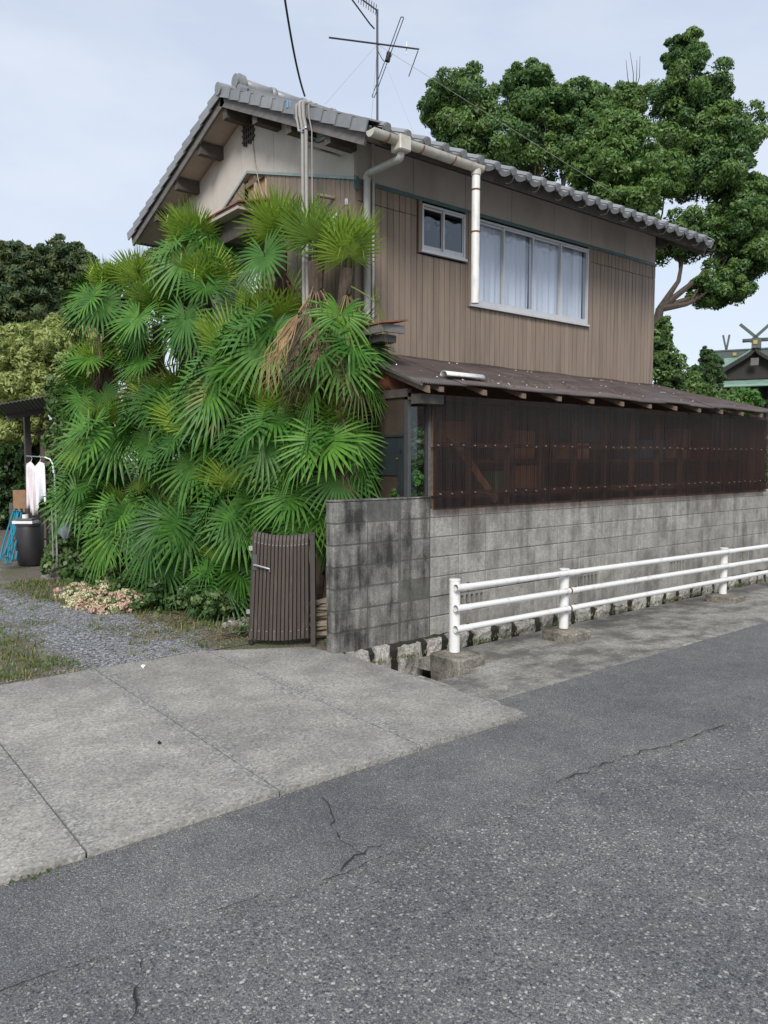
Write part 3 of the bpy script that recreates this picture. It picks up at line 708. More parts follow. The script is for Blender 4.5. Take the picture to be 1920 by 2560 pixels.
MB().box((4.312,8.04,cz-.022),(4.33,9.93,cz-.001)).box((4.331,8.04,cz-.022),(HU0-.012,8.06,cz+.02)).build('canopy_edge', M['fascia_dark'], cano)
MB().box((4.45,8.12,cz-.30),(HU0-.015,9.9,cz-.065)).build('shutter_box', M['beam'], cano)

# windows of the front
def window(name, u0, u1, z0, z1, n, glass, label):
    fr = MB(); t = .022; v0, v1 = HV0-.035, HV0+.035
    fr.box((u0,v0,z0),(u1,v1,z0+t)).box((u0,v0,z1-t),(u1,v1,z1)).box((u0,v0,z0+t),(u0+t,v1,z1-t)).box((u1-t,v0,z0+t),(u1,v1,z1-t))
    fo = fr.build(name, M['alu'], house, label=label); w = (u1-u0-2*t)/n
    for k in range(n):
        a = u0+t+k*w; b_ = a+w; vo = HV0-.022 if k % 2 else HV0-.002; s = .021; sa = MB()
        a -= .006; b_ += .006
        sa.box((a,vo,z0+t),(a+s,vo+.018,z1-t)).box((b_-s,vo,z0+t),(b_,vo+.018,z1-t)).box((a+s,vo,z0+t),(b_-s,vo+.018,z0+t+.045)).box((a+s,vo,z1-t-.022),(b_-s,vo+.018,z1-t))
        sa.build('sash', M['alu'], fo)
        MB().box((a+s,vo+.007,z0+t+.045),(b_-s,vo+.011,z1-t-.022)).build('pane', glass, fo)
    MB().box((u0-.02,HV0-.055,z0-.026),(u1+.02,HV0-.012,z0-.001)).build('sill', M['alu'], fo)
    return fo
w1 = window('small_window', *SW, 2, M['glass_dark'], 'narrow two-pane sliding window with grey glass')
w2 = window('wide_window', *BWn, 4, M['glass'], 'wide four-pane sliding window with white curtains')
for (u0,u1,z0,z1) in (SW, BWn):
    MB().box((u0-.045,HV0-.03,z0-.03),(u0-.002,HV0+.0,4.572)).box((u1+.002,HV0-.03,z0-.03),(u1+.045,HV0,4.572)).build('window_surround', M['board'], house)
# curtains behind the wide window, things behind the small one
def curtain(u0, u1, z0, z1, v, seed):
    r = np.random.default_rng(seed); mb = MB(); n = 70; ph = r.random(4)*6
    rows = []
    for i in range(n+1):
        u = u0+(u1-u0)*i/n; d = .014*math.sin(u*34+ph[0])+.010*math.sin(u*57+ph[1])+.010*math.sin(u*11+ph[2])
        rows.append([(u, v+d*(.5+.5*k), z1+(z0-z1)*k) for k in np.linspace(0,1,5)])
    mb.grid(rows); return mb
for i, (a, b_) in enumerate(((6.45,7.0),(6.98,7.55),(7.52,8.06),(8.04,8.42),(8.40,8.6))):
    curtain(a, b_, 3.56, 4.53, HV0+.055+.02*(i%2), i).build('curtain', M['curtain'], w2, smooth=True, recalc=False)
MB().tube([(6.44,HV0+.10,4.535),(8.6,HV0+.10,4.535)], .006, 6).build('curtain_rod', M['steel'], w2)
for k, (u, z, m_) in enumerate(((5.86,4.36,'white_plastic'),(6.12,4.36,'cloth_pink'),(6.2,4.3,'blue_box'),(6.02,4.40,'cloth_white'),(5.72,4.10,'cloth_white'),(5.82,4.08,'white_plastic'))):
    mb = MB(); mb.tube([(u,HV0+.12,z-.04),(u+.01,HV0+.12,z-.01),(u,HV0+.12,z+.03),(u,HV0+.12,z+.05)], [.012,.035,.03,.005], 8); tag(mb.build('window_trinket', M[m_], smooth=True), ['white trinket hanging behind the left pane of the small window','pink trinket behind the right pane of the small window','blue trinket at the right edge of the small window','pale trinket near the middle bar of the small window','white bundle low in the left pane of the small window','round white bundle low beside the middle bar of the small window'][k], 'trinket', 'trinkets behind the small upper window')

# ---- roof: tile slopes
EV = 2.86; EVS = {-1: 2.86, 1: 3.02}  # runs from ridge to eave
RU0, RU1 = 4.40, 10.51
TH = .13                             # build-up from wall-top line to tile bed
NR = {q: 1/math.hypot(1, SLS[q]) for q in SLS}
def rpt(u, d, h, side=-1):           # d: run from the ridge (horizontal), h: height above tile bed
    return np.array([u, RV+side*(d+SLS[side]*NR[side]*h), RZ+TH-SLS[side]*d+NR[side]*h])
for side in (-1, 1):
    mb = MB(); mb.prism([rpt(RU0+.03,0,-.10,side),rpt(RU0+.03,EVS[side],-.10,side),rpt(RU0+.03,EVS[side],-.075,side),rpt(RU0+.03,0,-.075,side)], (RU1-RU0-.06,0,0)); mb.build('soffit', M['soffit'], house)
    mb = MB(); mb.prism([rpt(RU0+.035,0,-.07,side),rpt(RU0+.035,EVS[side]-.01,-.07,side),rpt(RU0+.035,EVS[side]-.01,-.008,side),rpt(RU0+.035,0,-.008,side)], (RU1-RU0-.07,0,0)); mb.build('roof_deck', M['beam'], house)
    # barge boards
    for uu in (RU0, RU1-.03):
        mb = MB(); mb.prism([rpt(uu,-.02 if False else 0,-.165,side),rpt(uu,EVS[side]-.0,-.165,side),rpt(uu,EVS[side]-.0,-.004,side),rpt(uu,0,-.004,side)], (.03,0,0)); mb.build('barge_board', M['fascia'], house)
    # eave fascia
    mb = MB(); a = rpt(RU0+.032, EVS[side]-.012, -.13, side); b_ = rpt(RU0+.032, EVS[side]-.012, -.012, side); mb.prism([a, b_, b_+np.array([0,side*.022,0]), a+np.array([0,side*.022,0])], (RU1-RU0-.064,0,0)); mb.build('eave_fascia', M['fascia_dark'], house)
# purlin ends between gable wall and barge board
for d in (0, .72, 1.44, 2.16):
    for side in ((-1,1) if d else (1,)):
        for u0, u1 in ((RU0+.032, HU0), (HU1, RU1-.032)):
            c = RV+side*d; zt = soff(c)+.015 if d else RZ-.03
            MB().box((u0,c-.05,zt-.15-(.0 if d else .0)),(u1,c+.05,zt)).build('purlin', M['beam'], house)
# pantile
TW, TL = .250, .235
def tile_prof(n=12):
    P = []
    for i in range(n+1):
        x = i/n
        z = .028-.030*math.sin(PI*min(1,x/.68))**1.0 if x < .68 else .028+.038*math.sin(PI*(x-.68)/.32)
        P.append((x*(TW+.012), z))
    return P
def tile_mesh(eave=False):
    mb = MB(); P = tile_prof(); L_ = TL+.05; th = .018
    # local frame: x across, y down-slope, z normal; head at y=0
    top = [[(x, y, z+.012*(1 if y > 0 else 0)) for x, z in P] for y in (0, L_)]
    bot = [[(x, y, z-th+.012*(1 if y > 0 else 0)) for x, z in P] for y in (0, L_)]
    mb.grid(top); mb.grid([bot[1], bot[0]])
    mb.grid([top[1], bot[1]]); mb.grid([bot[0], top[0]])
    if eave:
        lip = [(x, L_+.002, z-.05+.012+.018*math.sin(PI*x/TW)) for x, z in P]; mb.grid([[(x, L_+.004, z+.012) for x, z in P], [(x, L_+.004, z+.012-.045-.01*math.sin(PI*i/len(P))) for i, (x, z) in enumerate(P)]])
        mb.tube([(TW*.84,L_-.02,.036),(TW*.84,L_+.014,.036)], .039, 12)
    return mb.data('roof_tile', M['tile'])
tm, te = tile_mesh(), tile_mesh(True)
ncol = 24; nrow = 12
def slope_rot(side):
    nrm, SL = NR[side], SLS[side]
    # columns: x axis, y axis (down slope), z axis (normal)
    ydir = Vector((0, side*nrm, -SL*nrm)); zdir = Vector((0, side*SL*nrm, nrm)); xdir = ydir.cross(zdir)
    return Matrix((xdir, ydir, zdir)).transposed().to_euler(), xdir
rest = {-1: MB(), 1: MB()}
tv = np.array([v.co for v in tm.vertices]); tf = [tuple(p.vertices) for p in tm.polygons]
for side in (-1, 1):
    eul, xd = slope_rot(side); Rm = np.array(eul.to_matrix())
    for r in range(nrow):
        d1 = (r+1)*EVS[side]/nrow-.0; d0 = d1-TL*NR[side]-.04*NR[side]+(.09*NR[side] if r == nrow-1 else .0)
        for c in range(ncol):
            u = RU0+.10+c*TW*.985
            if xd.x < 0: u += TW
            p = rpt(u, d0, .0, side)
            if r == nrow-1 and side == -1:
                inst('eave_tile', te, p, house, eul)
            else:
                rest[side].add((tv@Rm.T+p).tolist(), tf)
    o = rest[side].build('roof_tiling', M['tile'], house, recalc=False); o['kind'] = 'stuff'
# verge tiles with turned-down aprons
for side in (-1, 1):
    for k, uu in enumerate((RU0, RU1)):
        for r in range(12):
            d0 = r*EVS[side]/12; d1 = d0+EVS[side]/12+.035
            if uu == RU1 and side == 1: continue
            s = -1 if k == 0 else 1; w = s*-.13
            mb = MB(); t_ = .016; h0, h1 = .018, .046
            A = [rpt(uu+s*.035,d0,h0,side),rpt(uu+s*.046,d1,h1,side),rpt(uu+w,d1,h1+.012,side),rpt(uu+w,d0,h0+.012,side)]
            B = [rpt(uu+s*.035,d0,h0-.088,side),rpt(uu+s*.046,d1,h1-.104,side)]
            mb.prism(A, np.array([0,0,.016])); mb.prism([A[0],A[1],B[1],B[0]], (-s*.016,0,0)); mb.build('verge_tile', M['tile'], house)
# ridge: two courses of flat tiles and round caps
zr = RZ+TH
MB().box((RU0+.30,RV-.13,zr+.01),(RU1-.05,RV+.13,zr+.075)).build('ridge_base', M['tile'], house)
MB().box((RU0+.27,RV-.11,zr+.077),(RU1-.04,RV+.11,zr+.115)).build('ridge_course', M['tile'], house)
rc = MB(); rc.tube([(0,0,0),(.46,0,0)], .082, 14); rc.tube([(.40,0,0),(.455,0,0)], .096, 14); rcd = rc.data('ridge_cap', M['tile'], smooth=True)
for k in range(13): inst('ridge_cap', rcd, (RU0+.26+.455*k, RV, zr+.145), house)
# ridge-end ornament: rounded plate with scrolls and a round end cap
mb = MB(); mb.tube([(RU0+.20,RV,zr+.14),(RU0+.27,RV,zr+.135)], .125, 18); 
mb.tube([(RU0+.17,RV,zr+.17),(RU0+.21,RV,zr+.17)], .085, 14); mb.tube([(RU0+.16,RV-.11,zr+.03),(RU0+.25,RV-.11,zr+.03)], .06, 12); mb.tube([(RU0+.16,RV+.11,zr+.03),(RU0+.25,RV+.11,zr+.03)], .06, 12)
mb.build('ridge_ornament', M['tile'], house, smooth=True)
mb = MB(); mb.tube([(RU0-.06,RV,zr+.015),(RU0+.16,RV,zr+.03)], [.072,.066], 16); mb.build('verge_cap', M['tile'], house, smooth=True)
# gutter (left third only), bare brackets along the rest
EVv = RV-EV
GZ = rpt(0,EV,-.03)[2]-.035; gv = EVv-.075
g = MB(); rows = []
gE = float(at_plane(1202,400,1,EVv-.075)[0]); gF = float(at_plane(1002,330,1,EVv-.075)[0]); pU = float(at_plane(1189,560,1,EVv-.075)[0]); pZ = float(at_plane(1185,758,1,EVv-.075)[2])
for u in (RU0-.03, gE):
    rows.append([(u, gv+.062*math.cos(a), GZ-(u-4.4)*.006+.062*math.sin(a)) for a in np.linspace(PI, 2*PI, 11)])
g.grid(rows); g.grid([[(p[0], gv+(p[1]-gv)*.9, GZ+(p[2]-GZ)*.9+.002) for p in r] for r in rows][::-1])
go = g.build('gutter', M['pvc_cream'], house, smooth=True, recalc=False)
for u, q in ((RU0-.03,.002),(gE,-.002)):
    MB().prism([(u, gv+.063*math.cos(a), GZ-(u-4.4)*.006+.063*math.sin(a)) for a in np.linspace(PI, 2*PI, 11)], (q*3,0,0)).build('gutter_end', M['pvc_cream'], house)
MB().cbox((gF-.07,gv-.078,GZ-.12),(gF+.07,gv+.07,GZ+.02),.012).build('gutter_outlet', M['pvc_cream'], house)
for k in range(15):
    u = 4.55+.42*k
    mb = MB(); mb.tube([(u,EVv+.02,GZ+.04),(u,gv+.07,GZ+.02)]+[(u, gv+.070*math.cos(a), GZ-.004+.070*math.sin(a)) for a in np.linspace(0,-PI*.95,8)], .006, 5); mb.build('gutter_bracket', M['rust'] if k < 4 else M['beam'], house)
# downpipes
def pipe(name, pts, r, mat, n=14, parent=None):
    # rounded corners
    P = [np.array(p, float) for p in pts]; Q = [P[0]]
    for a, b_, c in zip(P[:-2], P[1:-1], P[2:]):
        d1 = (a-b_)/np.linalg.norm(a-b_); d2 = (c-b_)/np.linalg.norm(c-b_); e = r*1.3
        for t_ in np.linspace(0,1,5): Q.append((1-t_)**2*(b_+d1*e)+2*t_*(1-t_)*b_+t_**2*(b_+d2*e))
    Q.append(P[-1]); m_ = MB(); m_.tube(Q, r, n); return m_.build(name, mat, parent or house, smooth=True)
pipe('downpipe', [(gF,gv,GZ-.10),(gF,gv,GZ-.17),(4.865,HV0-.07,4.66),(4.865,HV0-.07,3.17),(4.70,HV0-.1,3.15),(4.60,7.3,3.14)], .036, M['pvc_grey'])
for z in (4.66,): MB().tube([(4.865,HV0-.07,z-.06),(4.865,HV0-.07,z-.02)], .043, 14).build('pipe_collar', M['pvc_grey'], house, smooth=True)
pipe('downpipe', [(pU,gv,GZ-.01),(pU,gv,pZ)], .043, M['pvc_white'])
MB().tube([(pU,gv,GZ-.10),(pU,gv,GZ-.02)], .052, 14).build('pipe_collar', M['pvc_cream'], house, smooth=True)
for z in (4.50,4.08): MB().tube([(pU,gv,z-.006),(pU,gv,z+.012)], .0445, 14).build('pipe_rust_band', M['rust'], house, smooth=True)
pipe('conduit', [(4.70,6.9,5.15),(4.74,6.42,5.17),(4.97,HV0-.04,5.16),(4.97,HV0-.03,3.12)], .018, M['pvc_cream'], 10)
MB().cbox((4.60,6.50,4.98),(4.72,6.62,5.16),.005).build('junction_box', M['beam'], house)
# vertical cable conduits on the gable and their loops over the verge
cvs = [at_plane(px,400,0,4.345)[1] for px in (757,766,780)]
for k, v in enumerate(cvs):
    top = soff(v)+.03; r = .019 if k < 2 else .006
    pipe('gable_conduit', [(4.345,v,3.2),(4.345,v,top-.08),(4.335,v+.03,top+.05),(4.34,v+.045,top+.19),(4.43,v+.03,top+.215)], r, M['grey_cable'], 10)
    if k < 2: pipe('looped_cable', [(4.335,v+.05,top-.10),(4.335,v+.10,top+.08),(4.345,v+.11,top+.19),(4.43,v+.09,top+.215)], .013, M['grey_cable'], 8)
MB().cbox((4.322,cvs[1]-.03,soff(cvs[0])-.085),(4.37,cvs[0]+.03,soff(cvs[0])-.062),.004).build('conduit_clamp', M['steel'], house)
for z in (4.9,4.2): MB().box((4.35,cvs[1]-.02,z),(HU0,cvs[1]+.0,z+.02)).build('conduit_bracket', M['steel'], house)
mb = MB(); mb.cbox((4.355,6.97,5.40),(4.385,7.0,5.47),.006); mb.cbox((4.35,7.02,5.41),(4.385,7.045,5.49),.006); mb.build('cable_clip', M['blue_clip'], house)
MB().box((4.372,6.84,5.37),(4.392,7.0,5.395)).build('cable_arm', M['blue_clip'], house)
for k, dz in enumerate((.26,.32,.20)):
    P = [np.array((4.36+.2*t_, 6.95-.5*t_-.05*k, 5.36-.2*t_-dz*4*t_*(1-t_)*.9)) for t_ in np.linspace(0,1,10)]
    m_ = MB(); m_.tube(P, .007, 6); m_.build('slack_cable', M['black'] if k else M['blue_clip'], house, smooth=True)
# odd pieces on the gable boards
MB().tube([(HU0-.16,6.84,4.53),(HU0,6.75,4.51)], .022, 10).build('pipe_stub', M['board'], house, smooth=True)
mb = MB(); mb.tube([(HU0-.08,6.43,4.36),(HU0-.09,6.62,4.28),(HU0-.08,6.9,4.05)], .006, 6); mb.tube([(HU0-.08,6.43,4.34),(HU0-.08,6.43,4.40)], .022, 8); mb.tube([(HU0-.085,6.6,4.25),(HU0-.085,6.6,4.31)], .024, 8); mb.tube([(HU0-.085,6.66,4.23),(HU0-.085,6.66,4.29)], .024, 8); mb.build('insulator_bracket', M['steel'], house)
# little entrance canopy at the corner
cn = MB(); cn.prism([(4.50,5.62,3.035),(4.50,8.0,3.035),(4.82,8.0,3.085),(4.82,5.62,3.085)], (0,0,.014)); co_ = cn.build('entrance_canopy', M['rust_red'], house)
MB().box((4.515,5.66,2.955),(4.545,7.98,3.030)).box((4.546,5.66,2.965),(4.80,5.69,3.04)).build('canopy_fascia', M['fascia'], co_)
MB().box((4.56,5.72,2.88),(4.75,7.95,2.95)).build('canopy_frame', M['gate_dark'], co_)
pipe('drain_hose', [(4.72,6.0,2.88),(4.72,6.02,2.80),(4.62,6.3,2.74),(4.5,6.6,2.72)], .022, M['soffit'], 10)

# roof aerial
an = thing('tv_antenna', (6.77,RV,zr+.2), 'dark television aerial mast with guy wires above the tiled roof', 'antenna')
mz = lambda py: float(at_plane(940,py,1,RV)[2])
MB().tube([(6.77,RV,zr+.18),(6.77,RV,7.92)], .016, 10).build('mast', M['antenna'], an, smooth=True)
zb = 7.48
MB().tube([at_plane(823,94,1,RV-.02),at_plane(1047,123,1,RV-.02)], .012, 8).build('boom', M['antenna'], an)
dA, dB = at_plane(1009,46,1,RV-.75), at_plane(936,243,1,RV+.8); dn = np.array((.045,0,0))
mb = MB(); mb.tube([dA, dB], .006, 6); mb.tube([dA-dn, dB-dn], .006, 6); mb.tube([dA, dA-dn*.5+np.array((0,-.02,.0)), dA-dn], .006, 6); mb.tube([dB, dB-dn*.5+np.array((0,.02,0)), dB-dn], .006, 6); mb.build('folded_dipole', M['antenna'], an)
dc = at_plane(968,145,1,RV)
MB().tube([dc+np.array((-.02,-.03,-.06)),dc+np.array((.01,-.03,.06))], .035, 10).build('dipole_box', M['black'], an)
MB().tube([at_plane(1045,127,1,RV-.05),at_plane(1022,191,1,RV+.45)], .007, 6).build('reflector', M['antenna'], an)
MB().tube([at_plane(1017,104,1,RV),at_plane(1016,136,1,RV)], .008, 6).build('director', M['white_plastic'], an)
bm_ = MB(); uA, uB = at_plane(940,24,1,RV), at_plane(890,-12,1,RV-.5); bm_.tube([uA, uB], .010, 8)
for k in range(8):
    t_ = k/8; c = uA*(1-t_)+uB*t_; bm_.tube([c+np.array((.07,.10,.0)), c-np.array((.07,.10,.0))], .005, 5)
bm_.build('uhf_boom', M['antenna'], an)
MB().tube([at_plane(936,72,1,RV),at_plane(925,60,1,RV),at_plane(878,-4,1,RV-.2)], .010, 8).build('stay_arm', M['antenna'], an)
MB().tube([(6.77,RV-.02,7.36)]+[(6.77+.25*t_, RV-.02, 7.36-.12*math.sin(PI*t_)+.04*t_) for t_ in np.linspace(.1,1,7)], .005, 5).build('feed_cable', M['black'], an)
for e in ((4.75,6.9,5.52),(4.9,6.3,5.2),(9.6,6.6,5.5),(6.4,7.3,5.66)):
    MB().tube([(6.77,RV,7.46), e], .0024, 4).build('guy_wire', M['grey_cable'], an)
# service drop
P0 = at_plane(762,240,0,4.36); P1 = at(690,-160,6.2); m_ = MB()
m_.tube([P0+(P1-P0)*t_+np.array((0,0,-.16*4*t_*(1-t_))) for t_ in np.linspace(0,1,18)], .010, 6)
tag(m_.build('service_cable', M['black'], smooth=True), 'black overhead service cable dropping to the gable roof edge', 'cable')

# ------------------------------------------------------------------ lean-to
lt = thing('lean_to', (8.5,6,1.3), 'brown lean-to with rusty corrugated roof and translucent corrugated front above the block wall', 'lean-to')
EL = np.array((0,5.27,2.475)); JL = np.array((0,6.385,2.875))
def lroof(u, t_, h=0): return np.array((u, EL[1]+(JL[1]-EL[1])*t_, EL[2]+(JL[2]-EL[2])*t_+h-.012*(u-4.7)*.35))
sheets = np.arange(4.66, 12.2, .585)
for i, u0 in enumerate(sheets):
    u1 = min(u0+.62, 12.22); rows = []
    for u in np.arange(u0, u1+.001, .008):
        tmax = 1.0 if u < 10.30 else max(.02, 1-(u-10.30)/(12.25-10.30))
        hh = .0085*math.sin(2*PI*u/.032)+.004*(i%2)+.003*math.sin(u*5)
        rows.append([lroof(u, t_, hh+(.012*math.sin(2.2*u+i) if t_ < .3 else 0)*.6) for t_ in np.linspace(0, tmax, 6)])
    mb = MB(); mb.grid(rows); o = mb.build('roof_sheet', M['roof_sheet'], lt, recalc=False, smooth=True)
    md = o.modifiers.new('s', 'SOLIDIFY'); md.thickness = .003; md.offset = -1
# rafters, wall plate, eave batten
for k in range(13):
    u = 4.92+.585*k; tm_ = 1 if u < 10.3 else max(.12, 1-(u-10.3)/1.95); h = .05; a = lroof(u,-.0,-.030); b_ = lroof(u,tm_*.985,-.030); dd = np.array((0,0,-h))
    mb = MB(); a = a+np.array((0,.02,0)); mb.prism([a,b_,b_+dd,a+dd], (.06,0,0)); mb.build('rafter', M['wood'], lt)
MB().box((4.80,5.60,2.335),(12.05,5.68,2.40)).build('wall_plate', M['wood'], lt)
mb = MB(); mb.tube([lroof(4.70,.02,-.03),lroof(4.70,.98,-.03)], .014, 8); mb.build('verge_rail', M['pvc_grey'], lt)
MB().obox(lroof(4.70,.62,-.03),(.014,0,0),(0,.016,.006),(0,0,.02)).build('rail_clip', M['steel'], lt)
mb = MB(); mb.prism([lroof(4.75,.0,-.035),lroof(4.75,1,-.035),lroof(4.75,1,-.10),lroof(4.75,0,-.10)], (.035,0,0)); mb.build('verge_board', M['wood'], lt)
mb = MB(); mb.box((4.80,5.42,2.29),(5.10,5.56,2.38)); mb.build('eave_block', M['beam'], lt)
# corrugated front
CV = 5.505
for i in range(12):
    u0 = 5.045+.585*i; u1 = min(u0+.61, 12.06); rows = []
    for u in np.arange(u0, u1+.001, .008):
        y = CV+.0078*math.sin(2*PI*u/.034)-.003*(i%2)
        rows.append([(u, y+.006*math.sin(z*4+i), z-(u-5)*.0022*(z<1.5)+.0*u) for z in np.linspace(1.262, 2.385, 6)])
    mb = MB(); mb.grid(rows); mb.build('front_sheet', M['sheet'], lt, recalc=False, smooth=True)
for i in range(13):
    u = 5.05+.585*i+(.08 if i == 0 else 0); MB().box((u-.02,5.585,1.27),(u+.025,5.63,2.335)).build('stud', M['wood'], lt)
rail_m = MB()
for z in (1.90,1.42): MB().box((5.075,5.53,z-.02),(12.04,5.575,z+.02)).build('girt', M['wood'], lt)
mb = MB(); mb.obox((5.75,5.655,1.66),(.35,0,-.35),(0,.015,0),(.03,0,.03)); mb.build('brace', M['wood_light'], lt)
sc_ = MB()
for z in (1.90,1.42):
    for k in range(44):
        if rng.random() < .12: continue
        u = 5.12+.16*k+rng.normal(0,.008); zz = z+rng.normal(0,.006); sc_.tube([(u,CV-.020,zz),(u,CV-.003,zz)], [.006,.008], 6)
o = sc_.build('sheet_screws', M['steel'], lt); o['kind'] = 'stuff'
sc_ = MB()
for k in range(40):
    u = rng.uniform(4.8,11); p = lroof(u, rng.choice([.15,.5,.85])+rng.normal(0,.03)*.5, .012); sc_.tube([p,p+np.array((0,0,.010))], [.011,.008], 6)
o = sc_.build('roof_screws', M['steel'], lt); o['kind'] = 'stuff'
MB().box((11.98,5.53,1.27),(12.04,6.3,2.36)).build('end_wall', M['wood'], lt)
MB().box((5.02,6.36,0),(10.268,6.375,2.80)).build('back_lining', M['wood'], lt)
mb = MB(); mb.prism([(10.22,6.345,.05),(11.96,5.62,.05),(11.96,5.62,2.36),(10.22,6.345,2.76)], (.012,.012,0)); mb.build('end_lining', M['wood'], lt)
MB().box((4.82,5.72,.05),(12.0,6.35,.07)).build('floor_slab', M['ditch'], lt)
# corner glazed panel and panelled entrance door
fr = MB(); z0, z1 = .1, 2.37
fr.box((4.80,5.605,z0),(4.822,5.66,z1)).box((4.828,5.612,z0),(4.846,5.65,z1-.01)).box((5.05,5.61,z0),(5.07,5.65,z1-.01)).box((4.847,5.615,z1-.06),(5.049,5.645,z1-.012)).box((4.847,5.615,z0),(5.049,5.645,z0+.05))
fo = fr.build('glazed_panel', M['alu_dark'], lt); MB().box((4.847,5.628,z0+.051),(5.049,5.632,z1-.061)).build('pane', M['glass'], fo)
MB().box((5.074,5.60,.1),(5.10,5.64,2.34)).build('corner_post', M['fascia'], lt)
dr = MB(); u = 4.80; dr.box((u,5.665,0),(u+.035,5.76,1.98)).box((u,6.30,0),(u+.035,6.38,1.98)).box((u,5.765,1.88),(u+.035,6.295,1.98))
for z in (1.16,.72,.30): dr.box((u,5.765,z),(u+.035,6.295,z+.20))
do_ = dr.build('entrance_door', M['door'], lt)
for za, zb_ in ((1.36,1.60),(.92,1.16),(.5,.72),(.0,.30)): MB().box((u+.014,5.765,za),(u+.02,6.295,zb_)).build('door_panel', M['door_panel'], do_)
MB().box((u,5.766,1.60),(u+.034,6.294,1.88)).build('lock_rail', M['door'], do_); MB().box((u-.008,5.69,1.82),(u-.001,5.72,1.86)).build('lock', M['black'], do_)
MB().box((u-.02,5.60,2.36),(u+.04,6.38,2.44)).build('door_header', M['fascia_dark'], lt); MB().box((u+.0,5.665,2.0),(u+.03,6.38,2.355)).build('door_transom', M['door_panel'], lt)
MB().box((u-.015,5.664,1.981),(u+.036,6.38,1.999)).build('transom_rail', M['door'], lt)
# things on and in the lean-to
mb = MB(); mb.tube([(4.87,6.34,2.56),(4.88,6.1,2.55),(4.89,5.88,2.545)], [.125,.125,.12], 20); mb.tube([(4.87,6.35,2.56),(4.87,6.32,2.56)], .132, 20); mb.tube([(4.88,6.13,2.551),(4.88,6.10,2.551)], .131, 20)
tag(mb.build('rusty_drum', M['rust_red'], smooth=True), 'rusty orange metal drum lying above the dark entrance door header', 'drum')
rows = []
for t_ in np.linspace(0,1,3):
    c = lroof(5.13+.53*t_, .17, .03); rows.append([(c[0], c[1]+.05*math.cos(a), c[2]+.045*math.sin(a)) for a in np.linspace(0, PI, 9)])
mb = MB(); mb.grid(rows); o = mb.build('gutter_offcut', M['pvc_white'], smooth=True, recalc=False); md = o.modifiers.new('s','SOLIDIFY'); md.thickness = .004
tag(o, 'white half-round gutter offcut lying on the brown corrugated roof', 'gutter piece')
mb = MB()
for k in range(120):
    c_ = rng.choice([5.9,6.6,7.3,8.2]); u = c_+rng.normal(0,.35 if k%2 else .1); t_ = abs(rng.normal(.25,.2)); p = lroof(min(max(u,4.8),10), min(t_,.95), .014); a = rng.random()*6.28; w = .022
    mb.add([p+np.array((w*math.cos(a),w*math.sin(a)*.9,w*.33*math.sin(a))), p+np.array((-.4*w*math.sin(a),.4*w*math.cos(a),.006)), p-np.array((w*math.cos(a),w*math.sin(a)*.9,w*.33*math.sin(a)))], [(0,1,2)])
o = mb.build('fallen_leaves', M['dry_leaf'], recalc=False); o['kind'] = 'stuff'
# stored boxes behind the sheets
shelf = thing('storage_shelf', (8.4,6.0,0), 'long wooden storage shelf seen dimly through the corrugated sheets', 'shelf')
for z in (1.35,1.72): MB().box((5.6,5.68,z),(11.6,6.20,z+.03)).build('shelf_board', M['wood'], shelf)
for u in (5.65,7.1,8.6,10.1,11.5): MB().box((u,6.21,.07),(u+.05,6.28,2.2)).build('upright', M['wood'], shelf)
bx_ = [(5.30,1.93,.42,.22,'tan_box','wide brown carton behind the leftmost corrugated sheets'),(6.45,1.75,.35,.33,'tan_box','tan carton on the upper shelf left of the pale box'),
       (6.50,1.385,.34,.30,'tan_box','tan carton on the lower shelf beside the green crate'),(6.15,1.385,.22,.24,'green_box','green crate on the lower shelf behind the sheets'),
       (7.55,1.75,.26,.20,'pale_box','small pale carton on the upper shelf behind the sheets'),(7.55,1.97,.48,.16,'blue_box','flat blue box stacked above the pale carton'),
       (9.0,1.75,.55,.26,'blue_box','large blue box on the upper shelf right of the pale carton'),(9.75,1.75,.40,.42,'tan_box','tall tan carton on the upper shelf right of the blue box'),
       (10.35,1.75,.34,.28,'red_box','dark red box on the upper shelf near the far end')]
for u, z, w, h, mt, lb in bx_:
    mb = MB(); mb.cbox((u,5.70,z),(u+w,6.05,z+h),.008)
    nm = 'carton' if 'carton' in lb else ('crate' if 'crate' in lb else 'storage_box')
    o = tag(mb.build(nm, M[mt]), lb, 'carton' if 'carton' in lb else ('crate' if 'crate' in lb else 'box'), 'boxes stored in the lean-to')
    MB().box((u+.01,5.692,z+h-.06),(u+w-.01,5.6985,z+h-.045)).build('lid_edge', M[mt], o)

# ------------------------------------------------------------------ gate leaf
gt = thing('gate_leaf', (3.7,6.2,0), 'brown slatted metal gate leaf with silver rivets leaning beside the palms', 'gate')
GA = np.array((3.475,6.37,.055)); GB = np.array((3.90,5.985,.055)); gd = (GB-GA)/np.linalg.norm(GB-GA); gn = np.array((gd[1],-gd[0],0)); gn = gn if gn@np.array((-1,-1,0)) > 0 else -gn
GLn = np.linalg.norm(GB-GA); ns = 15
def gp(s, h, o=0):
    """s along the leaf, h height 0..1; the leaf leans, bulges at its foot and is cut in an arc on top"""
    x = s*GLn+ (1-s)*.055*h*1.0; b_ = .045*math.sin(PI*s)*(1-h*.5)
    top = 1.03-.03*math.sin(PI*s)-.02*s
    return GA+gd*x+gn*(b_+o)+np.array((0,0,h*top-(0.012*(1-h)*math.sin(PI*s))+.02*s*(1-h)))
gnv = gn
